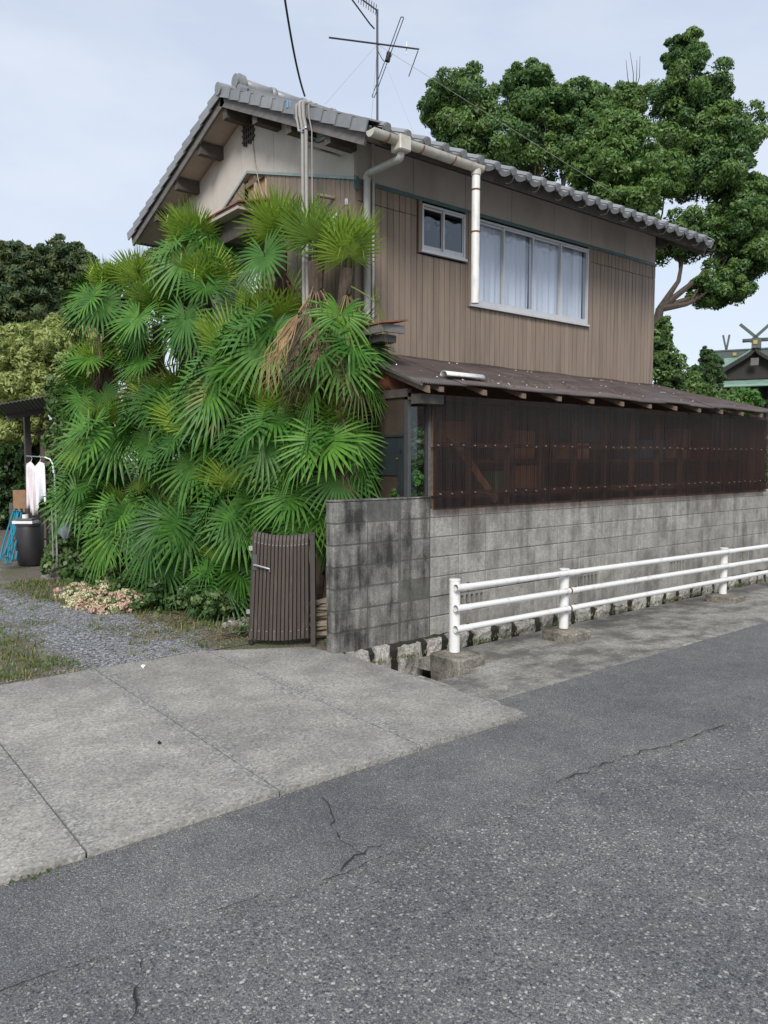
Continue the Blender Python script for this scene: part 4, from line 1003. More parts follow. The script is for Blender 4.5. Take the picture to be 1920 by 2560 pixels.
for k in range(ns):
    s0, s1 = k/ns, (k+1)/ns; e = .035/ns; P = []
    hs = [0,.25,.5,.75,.90,.955,.985,1.0]
    def row(h):
        bk = -.035*max(0,(h-.9)/.1)**2          # slat tops curl back
        a = gp(s0+e,h,bk); b2 = gp(s1-e,h,bk); m1 = gp(s0+.16/ns,h,bk+.012); m2 = gp(s1-.16/ns,h,bk+.012)
        return [a-gnv*.012, a, m1, m2, b2, b2-gnv*.012]
    mb = MB(); mb.grid([row(h) for h in hs]); top = row(1.0); bot = row(0); mb.add(top, [(0,1,2,3,4,5)]); mb.add(bot, [(5,4,3,2,1,0)])
    mb.build('slat', M['gate'], gt)
for k in range(ns):
    for h in (.905,.085):
        if h < .1 and k % 2: continue
        p = gp((k+.5)/ns, h, .010); rv = MB(); rv.tube([p, p+gnv*.006], [.007,.005], 7); rv.build('rivet', M['steel'], gt)
fb = MB(); fb.tube([gp(0,h,-.02) for h in np.linspace(0,1,6)], .016, 6); fb.build('frame_edge', M['gate_dark'], gt)
mb = MB(); mb.grid([[gp(s,h,-.02-.035*max(0,(h-.9)/.1)**2) for h in (0,.3,.6,.9,.97)] for s in np.linspace(0,1,8)]); o = mb.build('back_sheet', M['gate_dark'], gt, recalc=False); md = o.modifiers.new('s','SOLIDIFY'); md.thickness = .004
bb = MB()
for h in (.12,.9): bb.tube([gp(s,h,-.03) for s in np.linspace(0,1,8)], .014, 6)
bb.build('back_bar', M['gate_dark'], gt)
pa = gp(.05,.70,.012); pb = pa+gd*.15+np.array((0,0,-.035))
hd = MB(); hd.tube([pa+gnv*.0, pa+gnv*.05, pa+gnv*.055+gd*.02, pb+gnv*.055, pb+gnv*.05+np.array((0,0,-.025))], .0085, 8); hdo = hd.build('handle', M['alu_handle'], gt, smooth=True)
MB().obox(pa+np.array((0,0,.02))+gnv*.004, gd*.022, gnv*.006, np.array((0,0,.075))).build('handle_plate', M['alu_dark'], hdo)
for h in (.84,.25):
    p = gp(0,h,-.02)-gd*.022; MB().obox(p, gd*.022, gnv*.010, np.array((0,0,.022))).build('hinge', M['steel'], gt)
p = gp(0.02,0,.0); wh = MB(); wh.tube([p+np.array((0,0,.06)), p+np.array((0,0,-.01))], .010, 8); wh.build('caster_stem', M['steel'], gt)
wm = MB(); c = p+np.array((0,0,-.03)); wm.tube([c-gnv*.012, c+gnv*.012], .026, 14); wm.build('caster_wheel', M['black'], gt, smooth=True)
gpst = thing('gate_post', (3.96,5.95,0), 'dark square gate post between the leaning gate and the block wall', 'post')
q = np.array((3.935,5.965,0)); pm_ = MB(); pm_.obox(q+np.array((0,0,.53)), gd*.022, gnv*.03, np.array((0,0,.53))); pm_.build('shaft', M['gate_dark'], gpst)
MB().obox(q+np.array((0,0,1.068)), gd*.028, gnv*.036, np.array((0,0,.007))).build('post_cap', M['gate'], gpst)
# stack of split planks behind the gate post
for k in range(15):
    z = .02+.026*k; a = rng.normal(0,.10); c = np.array((4.16+rng.normal(0,.03), 6.06+rng.normal(0,.03), z+.013)); d = np.array((math.cos(a-.45),math.sin(a-.45),rng.normal(0,.05) if k<14 else .25)); nn = np.array((-d[1],d[0],0))
    mb = MB(); mb.obox(c, d*(.19+.06*rng.random()), nn*(.035+.02*rng.random()), np.array((0,0,.008+.004*rng.random())))
    tag(mb.build('plank', M['plank']), 'weathered split plank in the stack between gate and block wall', 'plank', 'planks stacked behind the gate')

# ------------------------------------------------------------------ palms
def frond_mesh(elev, mat, seed, droop=.25, R0=.50, pet=.45, span=150, narrow=1.0, nl=31, curl=0, bend=36):
    r = np.random.default_rng(seed); mb = MB(); e = R_(elev)
    # petiole arcs from the crown outwards and down
    P = []; p = np.array([0.,0,0]); n = 6
    for i in range(n+1):
        P.append(p.copy()); a = e-R_(16)*i/n; p = p+np.array([math.cos(a),0,math.sin(a)])*pet/n
    mb.tube(P, [.011]+[.008]*(n-1)+[.006], 5, m=1)
    H = P[-1]; a = e-R_(bend); A = np.array([math.cos(a),0,math.sin(a)]); N = np.array([-math.sin(a),0,math.cos(a)]); Y = np.array([0,1.,0])
    tw = r.normal(0,.12)
    for k in range(nl):
        t = -1+2*k/(nl-1); al = R_(span)*t
        D = math.cos(al)*A+math.sin(al)*Y*narrow; D = D+N*(.10+.16*abs(t)**2+r.normal(0,.02)); D /= np.linalg.norm(D)
        Ln = R0*(1-.22*abs(t)**2.5)*(1+r.normal(0,.05)); Sd = np.cross(N, D); Sd /= np.linalg.norm(Sd)+1e-9
        st = [.03,.36,.55,.72,.88,1.0]; w0 = R_(span)*2/(nl-1)/2
        br = 1.0 if r.random() > .10 else r.uniform(.55,.75)      # some tips hang
        dr = droop*(.6+.8*r.random())
        rows = []
        for s in st:
            fuse = min(s,.40)*Ln*w0*1.02
            w = fuse*(1 if s <= .36 else max(.04,(1-(s-.36)/.64)**.5*1.12))
            g = dr*Ln*max(0,(s-.30))**2*1.4+(max(0,s-br)**1.0*Ln*1.0 if br < 1 else 0)
            c = H+D*Ln*(s-(max(0,s-br)*.6 if br < 1 else 0))+np.array([0,0,-g])
            if curl: c = c+Sd*curl*Ln*s*s*r.normal(0,.5)
            pl = .30*w
            rows.append([c-Sd*w, c+N*pl, c+Sd*w])
        mb.grid(rows)
    return mb.data('frond', [mat, M['petiole'] if mat is not M['palm_dead'] else M['palm_dead']])
FR = {}
def proto(cls):
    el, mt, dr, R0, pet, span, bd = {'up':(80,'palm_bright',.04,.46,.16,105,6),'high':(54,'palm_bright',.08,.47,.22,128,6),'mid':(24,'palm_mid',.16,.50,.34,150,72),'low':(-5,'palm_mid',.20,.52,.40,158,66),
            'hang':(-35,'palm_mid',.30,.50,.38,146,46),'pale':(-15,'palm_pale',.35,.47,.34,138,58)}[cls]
    return [frond_mesh(el+d, M[mt], len(cls)*31+i*7+int(el+90), dr, R0, pet, span, bend=bd+d*.8) for i, d in enumerate((-12,-3,4,13))]
for c in ('up','high','mid','low','hang','pale'): FR[c] = proto(c)
FR['dead'] = [frond_mesh(el, M['palm_dead'], 400+i, .9, .52, .40, sp_*.85, .35, 26, .30) for i, (el, sp_) in enumerate(((-62,70),(-72,55),(-80,85),(-55,45)))]
view_az = math.atan2(-F0[1], -F0[0])
def palm(crown, base, counts, label, scale=1.0, face=2.4, stump=True):
    crown = np.array(crown, float); base = np.array(base, float)
    t = thing('windmill_palm', base, label, 'palm tree', 'windmill palms in front of the gable')
    mid = (crown+base)/2+np.array((rng.normal(0,.05), rng.normal(0,.05), 0)); P = [base*(1-s)**2+2*s*(1-s)*mid+crown*s*s for s in np.linspace(0,1,14)]
    mb = MB(); mb.tube(P, [.062+.016*(i%2)+rng.normal(0,.006) for i in range(14)], 9)
    for i in range(2, 14):                                   # fibre skirts and old leaf bases
        for q in range(5):
            a = rng.random()*6.28; c = P[i]+np.array((.06*math.cos(a),.06*math.sin(a),0)); o_ = np.array((math.cos(a),math.sin(a),.9))*(.04+.04*rng.random()); s_ = np.array((-math.sin(a),math.cos(a),0))*.02
            mb.add([c-s_, c+s_, c+o_], [(0,1,2)])
    mb.build('trunk', M['palm_fibre'], t)
    az = rng.random()*6.28
    for cls, n in counts:
        for k in range(n):
            az += 2.39996+rng.normal(0,.25)
            a = (az % (2*PI))-PI
            ang = view_az+a*(face/PI) if face else az
            dz = {'up':.06,'high':.03,'mid':-.03,'low':-.10,'hang':-.18,'pale':-.16,'dead':-.22}[cls]
            o = inst('frond' if cls != 'dead' else 'dead_frond', FR[cls][int(rng.integers(len(FR[cls])))], crown+np.array((0,0,dz+rng.normal(0,.03))), t)
            s = scale*(.85+.3*rng.random()); o.scale = (s,s,s); o.rotation_euler = (rng.normal(0,.16), rng.normal(0,.08), ang)
    return t
tallc = [('up',5),('high',6),('mid',2),('low',2),('hang',2),('dead',8)]
midc = [('up',2),('high',4),('mid',5),('low',3),('hang',2),('pale',2),('dead',1)]
lowc = [('high',3),('mid',6),('low',4),('hang',2)]
#        px   py   u(plane)  counts  scale
PL = [(488,640,4.25,tallc,.92,'tall palm crown standing left of the gable window canopy'),
      (702,620,4.35,[('up',5),('high',6),('mid',1),('low',1),('dead',11)],.95,'tallest palm reaching the rusty window canopy, brown skirt hanging below'),
      (790,655,4.28,[('up',2),('high',2),('dead',20)],.95,'palm with a thick brown dead skirt between two green crowns'),
      (868,670,4.45,[('up',5),('high',7),('hang',1),('pale',1),('dead',12)],.88,'tall palm beside the corner downpipe of the house'),
      (268,745,3.75,[('up',4),('high',6),('mid',3),('low',2),('dead',5)],.88,'outermost tall palm at the upper left, against the far trees'),
      (350,735,4.0,[('up',5),('high',3),('dead',4)],.85,'palm with upright fronds against the sky by the left eave'),
      (395,810,3.95,tallc,.88,'yellow-green palm crown below the left roof eave'),
      (515,735,4.20,tallc,.92,'bright palm crown in the upper middle, below the tall left one'),
      (245,940,3.65,[('up',3),('high',4),('mid',4),('hang',3),('dead',3)],.85,'dark small palm on the left edge above the clothes line'),
      (400,920,3.95,[('pale',6),('hang',3),('dead',6),('mid',2),('up',1)],.90,'yellowing palm with withered fronds at the left middle'),
      (690,830,4.35,midc,1.0,'large-leaved palm in the upper middle below the brown skirts'),
      (580,920,4.15,midc,1.05,'broad palm in the centre with wide facing fans'),
      (850,890,4.48,midc,.88,'palm on the right, touching the lean-to roof edge'),
      (290,1080,3.70,lowc,1.02,'dense low palm on the left above the vine shrub'),
      (245,1200,3.55,lowc,.95,'shaded palm at the left side of the clump behind the laundry pole'),
      (420,1020,3.90,lowc,1.0,'dark palm in the left centre under the withered fronds'),
      (500,1110,3.95,lowc+[('high',3)],1.05,'bright broad palm left of centre with lit fans'),
      (835,1100,4.50,lowc+[('high',3)],.95,'palm on the right in front of the dark entrance door'),
      (700,1070,4.30,lowc+[('high',2)],1.0,'shaded palm in the deep centre of the clump'),
      (320,1270,3.65,lowc,.98,'lowest palm on the left, over the pink shrub'),
      (450,1310,3.80,lowc,.95,'low palm drooping over the gravel edge'),
      (600,1260,4.05,lowc,.95,'low palm just left of the leaning gate'),
      (770,1260,4.42,lowc,.90,'low palm behind the leaning gate'),
      (565,1430,3.95,[('mid',5),('low',5),('high',2)],.72,'small young palm at the foot of the clump beside the gate')]
for px, py, u, cnt, sc, lb in PL:
    c = at_plane(px, py, 0, u); b_ = np.array((u+rng.normal(.04,.04), c[1]+.15+rng.normal(0,.08), 0.0))
    if b_[1] < 6.6: b_[1] = 6.6+.15*rng.random()
    palm(c, b_, cnt, lb, sc)
# tiny palm seedlings
FR['seed'] = [frond_mesh(60, M['palm_mid'], 900+i, .1, .20, .22, 60, 1, 9) for i in range(2)]
for k, (px, py, lb) in enumerate(((480,1515,'tiny palm seedling with narrow leaves left of the gate foot'),(555,1530,'tiny palm seedling nearest the gate caster'))):
    b_ = at_plane(px, py, 2, 0.0); t = thing('palm_seedling', b_, lb, 'palm seedling', 'palm seedlings at the clump foot')
    for q in range(5):
        o = inst('frond', FR['seed'][q%2], b_, t); o.rotation_euler = (0,.2*q-.3,q*1.4)

# ------------------------------------------------------------------ leafy plants
def leaves(mb_arrays, centers, normals, size, asp, nm, droop=.3):
    """append kite-shaped leaves; centers Nx3, normals Nx3"""
    n = len(centers); r = rng.normal(0,1,(n,3)); nn = normals+r*.55; nn /= np.linalg.norm(nn,axis=1,keepdims=True)+1e-9
    d = np.cross(nn, rng.normal(0,1,(n,3))); d /= np.linalg.norm(d,axis=1,keepdims=True)+1e-9; d[:,2] -= droop; d /= np.linalg.norm(d,axis=1,keepdims=True)
    s = np.cross(nn, d); s /= np.linalg.norm(s,axis=1,keepdims=True)+1e-9; L_ = (size*(.7+.6*rng.random(n)))[:,None]
    a = centers-d*L_*.5; b_ = centers+s*L_*asp*.5+nn*L_*.06; c = centers+d*L_*.5; e = centers-s*L_*asp*.5+nn*L_*.06
    mb_arrays[0].append(np.stack([a,b_,c,e],1).reshape(-1,3)); mb_arrays[1].append(nm)
def leaf_mesh(name, arr, mats):
    V = np.concatenate(arr[0]); mi = np.concatenate(arr[1]); nq = len(V)//4
    me = bpy.data.meshes.new(name); me.vertices.add(len(V)); me.vertices.foreach_set('co', V.ravel()); me.loops.add(nq*4); me.loops.foreach_set('vertex_index', np.arange(nq*4))
    me.polygons.add(nq); me.polygons.foreach_set('loop_start', np.arange(nq)*4)
    for m_ in mats: me.materials.append(m_)
    me.polygons.foreach_set('material_index', mi.astype(np.int32)); me.update(); me.validate(); return me
def sphere_pts(n):
    i = np.arange(n)+.5; ph = np.arccos(1-2*i/n); th = PI*(1+5**.5)*i
    return np.stack([np.cos(th)*np.sin(ph), np.sin(th)*np.sin(ph), np.cos(ph)],1)
def crown(arr, c, rad, leaf, asp, nclump, per, rc, nmat, young=.5, fill=.25, droop=.3, low=-.75):
    """clumps of leaves sit on a lobe's uneven skin; young leaves gather towards clump tops"""
    c = np.array(c); rad = np.array(rad)*np.ones(3); S_ = sphere_pts(nclump)+rng.normal(0,.13,(nclump,3))
    for q in S_:
        if q[2] < low: continue
        k = 1+rng.normal(0,.12); cc = c+q*rad*k*(1-rc*.35); rcl = rc*rad.mean()*(.55+.75*rng.random())
        d = rng.normal(0,1,(per,3)); d += q*.8; d[:,2] += .35; d /= np.linalg.norm(d,axis=1,keepdims=True); rr = (.55+.5*rng.random(per))[:,None]
        pts = cc+d*rr*rcl*np.array((1,1,.8)); base = int(rng.random() > .55)
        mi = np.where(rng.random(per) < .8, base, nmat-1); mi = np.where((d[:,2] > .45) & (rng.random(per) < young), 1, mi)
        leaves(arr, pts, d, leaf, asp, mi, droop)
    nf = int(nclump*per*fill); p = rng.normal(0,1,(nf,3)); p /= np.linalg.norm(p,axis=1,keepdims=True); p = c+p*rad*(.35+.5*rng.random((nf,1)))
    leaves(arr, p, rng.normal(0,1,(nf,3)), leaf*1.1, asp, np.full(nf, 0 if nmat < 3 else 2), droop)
def tree(name, base, lobes, label, cat, mats, leaf, asp, group=None, trunk_r=.16, nclump=60, per=60, rc=.34, limbs=True, droop=.3, young=.5, fill=.25, fork=None, low=-.75, upper=()):
    base = np.array(base, float); t = thing(name, base, label, cat, group)
    arr = ([], [])
    for c, rad in lobes: crown(arr, c, rad, leaf, asp, nclump, per, rc, len(mats), young, fill, droop, low)
    me = leaf_mesh('crown', arr, mats); me.transform(Matrix.Translation(-Vector(base))); o = bpy.data.objects.new('crown', me); place(o, base, t)
    mb = MB(); L0 = np.array(lobes[0][0]); fk = np.array(fork) if fork is not None else base*.45+L0*.55; fk = fk.astype(float)
    fk0 = fk; mid = (base+fk)/2+rng.normal(0,.05,3)
    if upper: mb.tube([base, at(1600,640,22), at(1635,480,22), L0], [trunk_r,trunk_r*.8,trunk_r*.6,trunk_r*.3], 8)
    mb.tube([base-np.array((0,0,.1)), base+(mid-base)*.5, mid, fk], [trunk_r*1.3,trunk_r,trunk_r*.85,trunk_r*.7], 9)
    for li, (c, rad) in enumerate(lobes):
        c = np.array(c); fk = fk0 if li not in upper else fk0*.25+L0*.75+np.array((0,0,-.3)); m_ = (fk+c)/2+np.array((rng.normal(0,.15), rng.normal(0,.15), -.1*np.linalg.norm(c-fk)))
        mb.tube([fk, fk+(m_-fk)*.55, m_, c+(m_-c)*.4, c+np.array((0,0,np.mean(rad)*.5))], [trunk_r*.6,trunk_r*.5,trunk_r*.38,trunk_r*.25,.02], 7)
        for q in range(5):
            d = rng.normal(0,1,3); d[2] = abs(d[2]); d /= np.linalg.norm(d); s_ = m_+(c-m_)*rng.random(); mb.tube([s_, s_+(c+d*np.array(rad)*.8-s_)*.5+rng.normal(0,.06,3), c+d*np.array(rad)*.8], [trunk_r*.2,trunk_r*.13,.012], 5)
    mb.build('trunk', M['bark'], t, smooth=True)
    return t
def lob(px, py, depth, rx, rz, ry=None):
    s = depth/FPX; return (at(px,py,depth), (rx*s*1.0, (ry or rx)*s, rz*s))
cam_m = [M['camphor_a'], M['camphor_b'], M['camphor_c']]
camphor_y = [M['camphor_b'], M['camphor_b'], M['camphor_a']]
def gnd(px, depth, z=0):
    p = at(px, 1143, depth); return np.array((p[0], p[1], z))
CG = 'camphor trees behind the house'
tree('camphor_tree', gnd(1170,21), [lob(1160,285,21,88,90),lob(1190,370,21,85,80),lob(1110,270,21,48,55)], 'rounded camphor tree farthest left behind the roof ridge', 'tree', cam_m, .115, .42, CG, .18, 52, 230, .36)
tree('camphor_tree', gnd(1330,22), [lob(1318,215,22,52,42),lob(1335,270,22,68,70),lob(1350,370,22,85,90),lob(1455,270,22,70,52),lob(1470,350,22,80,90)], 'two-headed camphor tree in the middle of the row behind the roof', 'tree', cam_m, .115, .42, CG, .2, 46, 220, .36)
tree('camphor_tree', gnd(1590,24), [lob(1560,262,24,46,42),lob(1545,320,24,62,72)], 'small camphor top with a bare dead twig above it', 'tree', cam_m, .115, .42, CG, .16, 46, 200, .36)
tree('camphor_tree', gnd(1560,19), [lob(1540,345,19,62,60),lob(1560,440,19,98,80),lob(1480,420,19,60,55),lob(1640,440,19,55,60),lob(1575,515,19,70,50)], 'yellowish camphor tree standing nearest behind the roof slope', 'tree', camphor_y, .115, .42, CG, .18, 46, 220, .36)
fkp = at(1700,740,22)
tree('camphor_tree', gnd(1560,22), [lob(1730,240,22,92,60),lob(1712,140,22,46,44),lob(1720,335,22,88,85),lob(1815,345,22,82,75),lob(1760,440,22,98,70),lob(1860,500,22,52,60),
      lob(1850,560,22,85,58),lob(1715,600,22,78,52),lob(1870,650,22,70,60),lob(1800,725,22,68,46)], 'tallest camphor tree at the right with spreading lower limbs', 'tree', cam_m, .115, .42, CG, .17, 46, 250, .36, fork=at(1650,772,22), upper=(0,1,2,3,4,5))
# far wood beyond the fields, reads as one mass
arr = ([], [])
for px in range(-1500, 3600, 150):
    dd = 60+12*math.sin(px*.011)
    if 250 < px < 1650: continue
    crown(arr, lob(px, 1095, dd, 120, 60+25*math.sin(px*.7), 90)[0], np.array((4.0,4.0,2.6+.8*math.sin(px*.7))), .55, .5, 30, 22, .34, 3)
me = leaf_mesh('far_wood', arr, [M['camphor_c'], M['conifer_b'], M['camphor_a']]); o = bpy.data.objects.new('far_wood', me); place(o, (0,0,0)); o['kind'] = 'stuff'
# bare twig
tw = MB(); b0 = at(1583,240,24)
for e in ((1565,150),(1600,140),(1575,130),(1592,150)):
    tw.tube([b0, (b0+at(*e,24))/2+rng.normal(0,.05,3), at(*e,24)], [.02,.013,.006], 5)
tw.tube([at(1583,330,24), b0], [.04,.02], 6)
tag(tw.build('dead_twig', M['bark']), 'bare dead twig rising above the camphor row against the sky', 'branch')
# left background
con = [M['conifer_a'], M['conifer_b'], M['conifer_a']]
LG = 'trees beyond the yard'
tree('conifer_tree', gnd(175,32), [lob(165,660,32,62,52),lob(215,720,32,62,70),lob(120,740,32,85,75),lob(170,800,32,95,60)], 'dark rounded conifer beyond the yard, highest of the left trees', 'tree', con, .24, .35, LG, .25, 60, 110, .30, young=.2)
tree('conifer_tree', gnd(40,30), [lob(25,670,30,42,55),lob(70,665,30,28,45),lob(50,760,30,75,70),lob(20,870,30,70,90)], 'dark ragged conifer at the far left edge', 'tree', con, .24, .35, LG, .22, 60, 110, .30, young=.2)
tree('autumn_tree', gnd(200,24), [lob(220,830,24,75,60),lob(140,870,24,85,60),lob(260,770,24,45,45)], 'olive green tree between the conifer and the pale tree', 'tree', [M['conifer_b'],M['yellow_b'],M['conifer_a']], .17, .35, LG, .16, 55, 110, .3, young=.35)
tree('pale_tree', gnd(120,17), [lob(95,880,17,90,55),lob(215,890,17,75,60),lob(60,960,17,95,70),lob(190,980,17,95,70),lob(300,900,17,60,55),lob(30,1060,17,70,60)], 'pale yellow-green feathery tree behind the small shelter roof', 'tree', [M['yellow_a'],M['yellow_a'],M['yellow_b']], .13, .34, LG, .12, 60, 120, .32, young=.5, fill=.2)
tree('small_tree', gnd(405,24), [lob(400,655,24,32,38),lob(440,625,24,26,24),lob(410,700,24,38,35)], 'sparse bronze-green tree seen under the left roof eave', 'tree', [M['conifer_b'],M['yellow_b'],M['conifer_a']], .17, .4, LG, .1, 26, 50, .4)
def shrub(name, lobes, base, label, mats, leaf, asp, nclump=50, per=60, rc=.34, cat='shrub', group=None, droop=.3, young=.4, fill=.5):
    return tree(name, base, lobes, label, cat, mats, leaf, asp, group, .03, nclump, per, rc, droop=droop, young=young, fill=fill, low=-1.1)
iv = [M['ivy_a'], M['ivy_b'], M['ivy_a']]
shrub('vine_shrub', [lob(170,1010,11.4,44,55),lob(165,1110,11.4,42,66),lob(185,1190,11.4,50,70),lob(165,1265,11.4,42,60),lob(205,1350,11.4,60,70),lob(155,1400,11.4,34,50),lob(230,1430,11,70,45)], gnd(205,11.4), 'dark climbing vine shrub smothering the poles left of the palms', iv, .095, .7, 46, 55, .36)
shrub('vine_shrub', [lob(290,800,10.9,34,34),lob(250,775,10.9,30,30),lob(345,750,10.9,30,30)], gnd(300,10.9), 'pale vine climbing over the upper left palms', iv, .085, .7, 26, 30, .4)
shrub('hedge_shrub', [lob(30,1150,19,70,60),lob(120,1120,19,70,70),lob(20,1260,19,60,70),lob(130,1240,19,80,80),lob(220,1200,18,80,90)], gnd(60,19), 'dark hedge behind the clothes line and the blue hose', [M['camphor_c'],M['ivy_a'],M['camphor_c']], .13, .5, 50, 80, .34)
shrub('dark_undergrowth', [lob(320,1470,9.6,70,40),lob(420,1490,9.0,70,40),lob(520,1500,8.3,60,36),lob(260,1480,10.2,50,40)], gnd(400,9.2), 'low dark leafy undergrowth at the foot of the palm clump', iv, .06, .6, 30, 50, .38)
# pink variegated ground cover
shrub('pink_shrub', [lob(200,1488,9.7,44,24),lob(255,1498,9.3,52,28),lob(310,1505,8.9,42,26),lob(215,1512,9.2,46,18),lob(275,1522,8.9,46,18)], gnd(255,9.4), 'low shrub of pink and cream variegated leaves at the gravel edge', [M['pink_a'],M['pink_b'],M['seedling']], .034, .6, 56, 60, .30, young=.25, fill=.2)
# right background shrubs
rs = [M['shrub_a'], M['camphor_b'], M['camphor_c']]
RG = 'shrubs between the house and the shrine'
shrub('green_shrub', [lob(1650,880,17,24,50),lob(1670,930,17,40,50),lob(1660,830,17,14,34)], gnd(1660,17), 'leggy shrub growing against the right corner of the house', rs, .11, .45, 30, 60, .4, group=RG)
shrub('green_shrub', [lob(1712,985,18,52,40),lob(1790,1008,18,60,32),lob(1690,1005,18,60,36)], gnd(1730,18), 'broad light shrub behind the lean-to roof edge', rs, .11, .4, 40, 70, .38, group=RG)
shrub('green_shrub', [lob(1850,1010,16,42,28),lob(1815,1025,16,45,26)], gnd(1840,16), 'fresh green shrub in front of the shrine eave', [M['camphor_b'],M['seedling'],M['shrub_a']], .13, .3, 36, 60, .38, group=RG)
tree('pointed_conifer', gnd(1772,30), [lob(1768,905,30,14,36),lob(1778,945,30,26,36),lob(1745,950,30,18,34),lob(1790,920,30,12,26)], 'pointed evergreen beside the shrine roof', 'tree', [M['conifer_a'],M['camphor_a'],M['conifer_a']], .16, .3, 'evergreens by the shrine', .12, 40, 70, .36)
shrub('garden_plant', [lob(1914,1150,13.5,14,30),lob(1925,1180,13.5,18,26)], gnd(1918,13.5), 'big-leaved plant past the far end of the lean-to', [M['seedling'],M['camphor_b'],M['ivy_a']], .16, .6, 18, 26, .4)
# plant behind the glass at the entrance
shrub('climbing_plant', [((4.97,5.76,.9),(.13,.09,.5)),((4.97,5.76,1.45),(.13,.09,.34)),((5.03,5.76,1.85),(.09,.08,.26))], (4.99,5.82,0.1), 'green climbing plant filling the glazed panel at the entrance', [M['ivy_a'],M['seedling'],M['ivy_a']], .05, .75, 40, 26, .4)
# small weeds
for px, py, z, lb in ((845,1617,0,'small bright weed at the foot of the block wall wing'),(615,1590,0,'green weed tuft beside the gate caster')):
    c = at_plane(px, py, 2, z); shrub('weed', [((c[0],c[1]+.02,z+.05),(.10,.08,.05)),((c[0]+.06,c[1],z+.03),(.06,.06,.03))], (c[0],c[1],z), lb, [M['seedling'],M['seedling'],M['ivy_a']], .032, .5, 20, 12, .4, 'weed', 'weeds by the gate and wall')
# dry litter under the palms
mb = MB()
for k in range(500):
    c = at_plane(rng.uniform(330,690), rng.uniform(1520,1600), 2, .01); a = rng.random()*6.28; l = .03+.09*rng.random()**2; w = .006; d = np.array((math.cos(a),math.sin(a),rng.normal(0,.15))); s = np.array((-d[1],d[0],0))*w
    mb.add([c-d*l-s, c-d*l+s, c+d*l+s*.3, c+d*l-s*.3], [(0,1,2,3)])
o = mb.build('dry_litter', M['dry_leaf'], recalc=False); o['kind'] = 'stuff'
mb = MB()
for k in range(60):
    c = at_plane(rng.uniform(560,640), rng.uniform(1545,1568), 2, .015); pebble(mb, c, .018+.02*rng.random(), rng)
o = mb.build('rubble', M['granite'], recalc=False); o['kind'] = 'stuff'

# ------------------------------------------------------------------ things in the left yard
sh = thing('small_shelter', gnd(70,12.6), 'little dark lean-to roof on one post beside the clothes', 'shelter')
pb = gnd(70,12.6); MB().box((pb[0]-.045,pb[1]-.045,0),(pb[0]+.045,pb[1]+.045,2.55)).build('post', M['gate_dark'], sh)
a, b_ = at(15,1030,12.3), at(190,1000,12.6); ax_ = (b_-a)/2; pn = np.array((ax_[1],-ax_[0],0)); pn = -pn/np.linalg.norm(pn)*.55
c = (a+b_)/2-pn*.7
rows = [[c+ax_*s+pn*q+np.array((0,0,-.06*q+.012*math.sin(s*60))) for q in (-1,0,1)] for s in np.linspace(-1,1,60)]
mb = MB(); mb.grid(rows); o = mb.build('shelter_roof', M['shrine_grey'], sh, recalc=False); md = o.modifiers.new('s','SOLIDIFY'); md.thickness = .01
MB().obox((a+b_)/2+np.array((0,0,-.08)), ax_, pn*.03, np.array((0,0,.05))).build('roof_beam', M['gate_dark'], sh)
# laundry stand
lb_ = at_plane(145,1450,2,0); ls = thing('laundry_stand', lb_, 'steel laundry pole on a pyramid concrete base beside the vine shrub', 'laundry stand')
mb = MB(); w = .19; mb.add([(lb_[0]+x*w*s,lb_[1]+y*w*s,z) for s, z in ((1,0),(1,.05),(.3,.19)) for x, y in ((-1,-1),(1,-1),(1,1),(-1,1))], [(3,2,1,0)]+[(i+4*r,(i+1)%4+4*r,(i+1)%4+4*r+4,i+4*r+4) for r in (0,1) for i in range(4)]+[(8,9,10,11)])
mb.build('base', M['footing'], ls)
MB().tube([lb_+np.array((0,0,.15)),lb_+np.array((0,0,1.6))], .016, 8).build('pole', M['steel'], ls); MB().tube([lb_+np.array((-.05,.02,.15)),lb_+np.array((-.05,.02,1.1))], .010, 8).build('pole', M['steel'], ls)
hk = [at(134,1182,10.9), at(132,1160,10.9), at(125,1148,10.9), at(112,1143,10.9), at(66,1140,11.6)]
MB().tube([lb_+np.array((0,0,1.55)), hk[0], hk[1], hk[2], hk[3]], .011, 8).build('bent_arm', M['white_plastic'], ls, smooth=True); MB().tube([hk[3], hk[4]], .008, 6).build('hanging_rod', M['steel'], ls)
def garment(name, p0, p1, drop, mat, label, seed):
    r = np.random.default_rng(seed); p0 = np.array(p0); p1 = np.array(p1); rows = []; n = 16; ph = r.random(3)*6; out_ = -F0
    for i in range(n+1):
        s = i/n; row = []
        sh_ = 1-.10*abs(2*s-1)
        for j in range(9):
            q = j/8; d = .035*math.sin(s*9+ph[0]+q)*q+.03*math.sin(s*17+ph[1])*q
            top = p0+(p1-p0)*s+np.array((0,0,-.07*abs(2*s-1)**1.5)); row.append(top+out_*d+np.array((0,0,-drop*q*(1+.08*math.sin(s*5+ph[2])))) )
        rows.append(row)
    mb = MB(); mb.grid(rows); o = mb.build(name, mat, recalc=False, smooth=True); md = o.modifiers.new('s','SOLIDIFY'); md.thickness = .008
    tag(o, label, 'garment', 'washing on the hanging rod'); c = (p0+p1)/2
    h = MB(); h.tube([c+np.array((0,0,.10)), c+np.array((.02,0,.06)), c+np.array((0,0,.0))], .004, 5); h.tube([p0+np.array((0,0,-.05)), c+np.array((0,0,.01)), p1+np.array((0,0,-.05))], .006, 5); h.build('hanger', M['white_plastic'], o)
    return o
garment('hung_shirt', at(86,1160,11.2), at(112,1152,11.1), .60, M['cloth_white'], 'white shirt hanging at the right of the washing', 1)
garment('hung_shirt', at(66,1152,11.6), at(88,1160,11.4), .72, M['cloth_pink'], 'pale pink garment hanging at the left of the washing', 2)
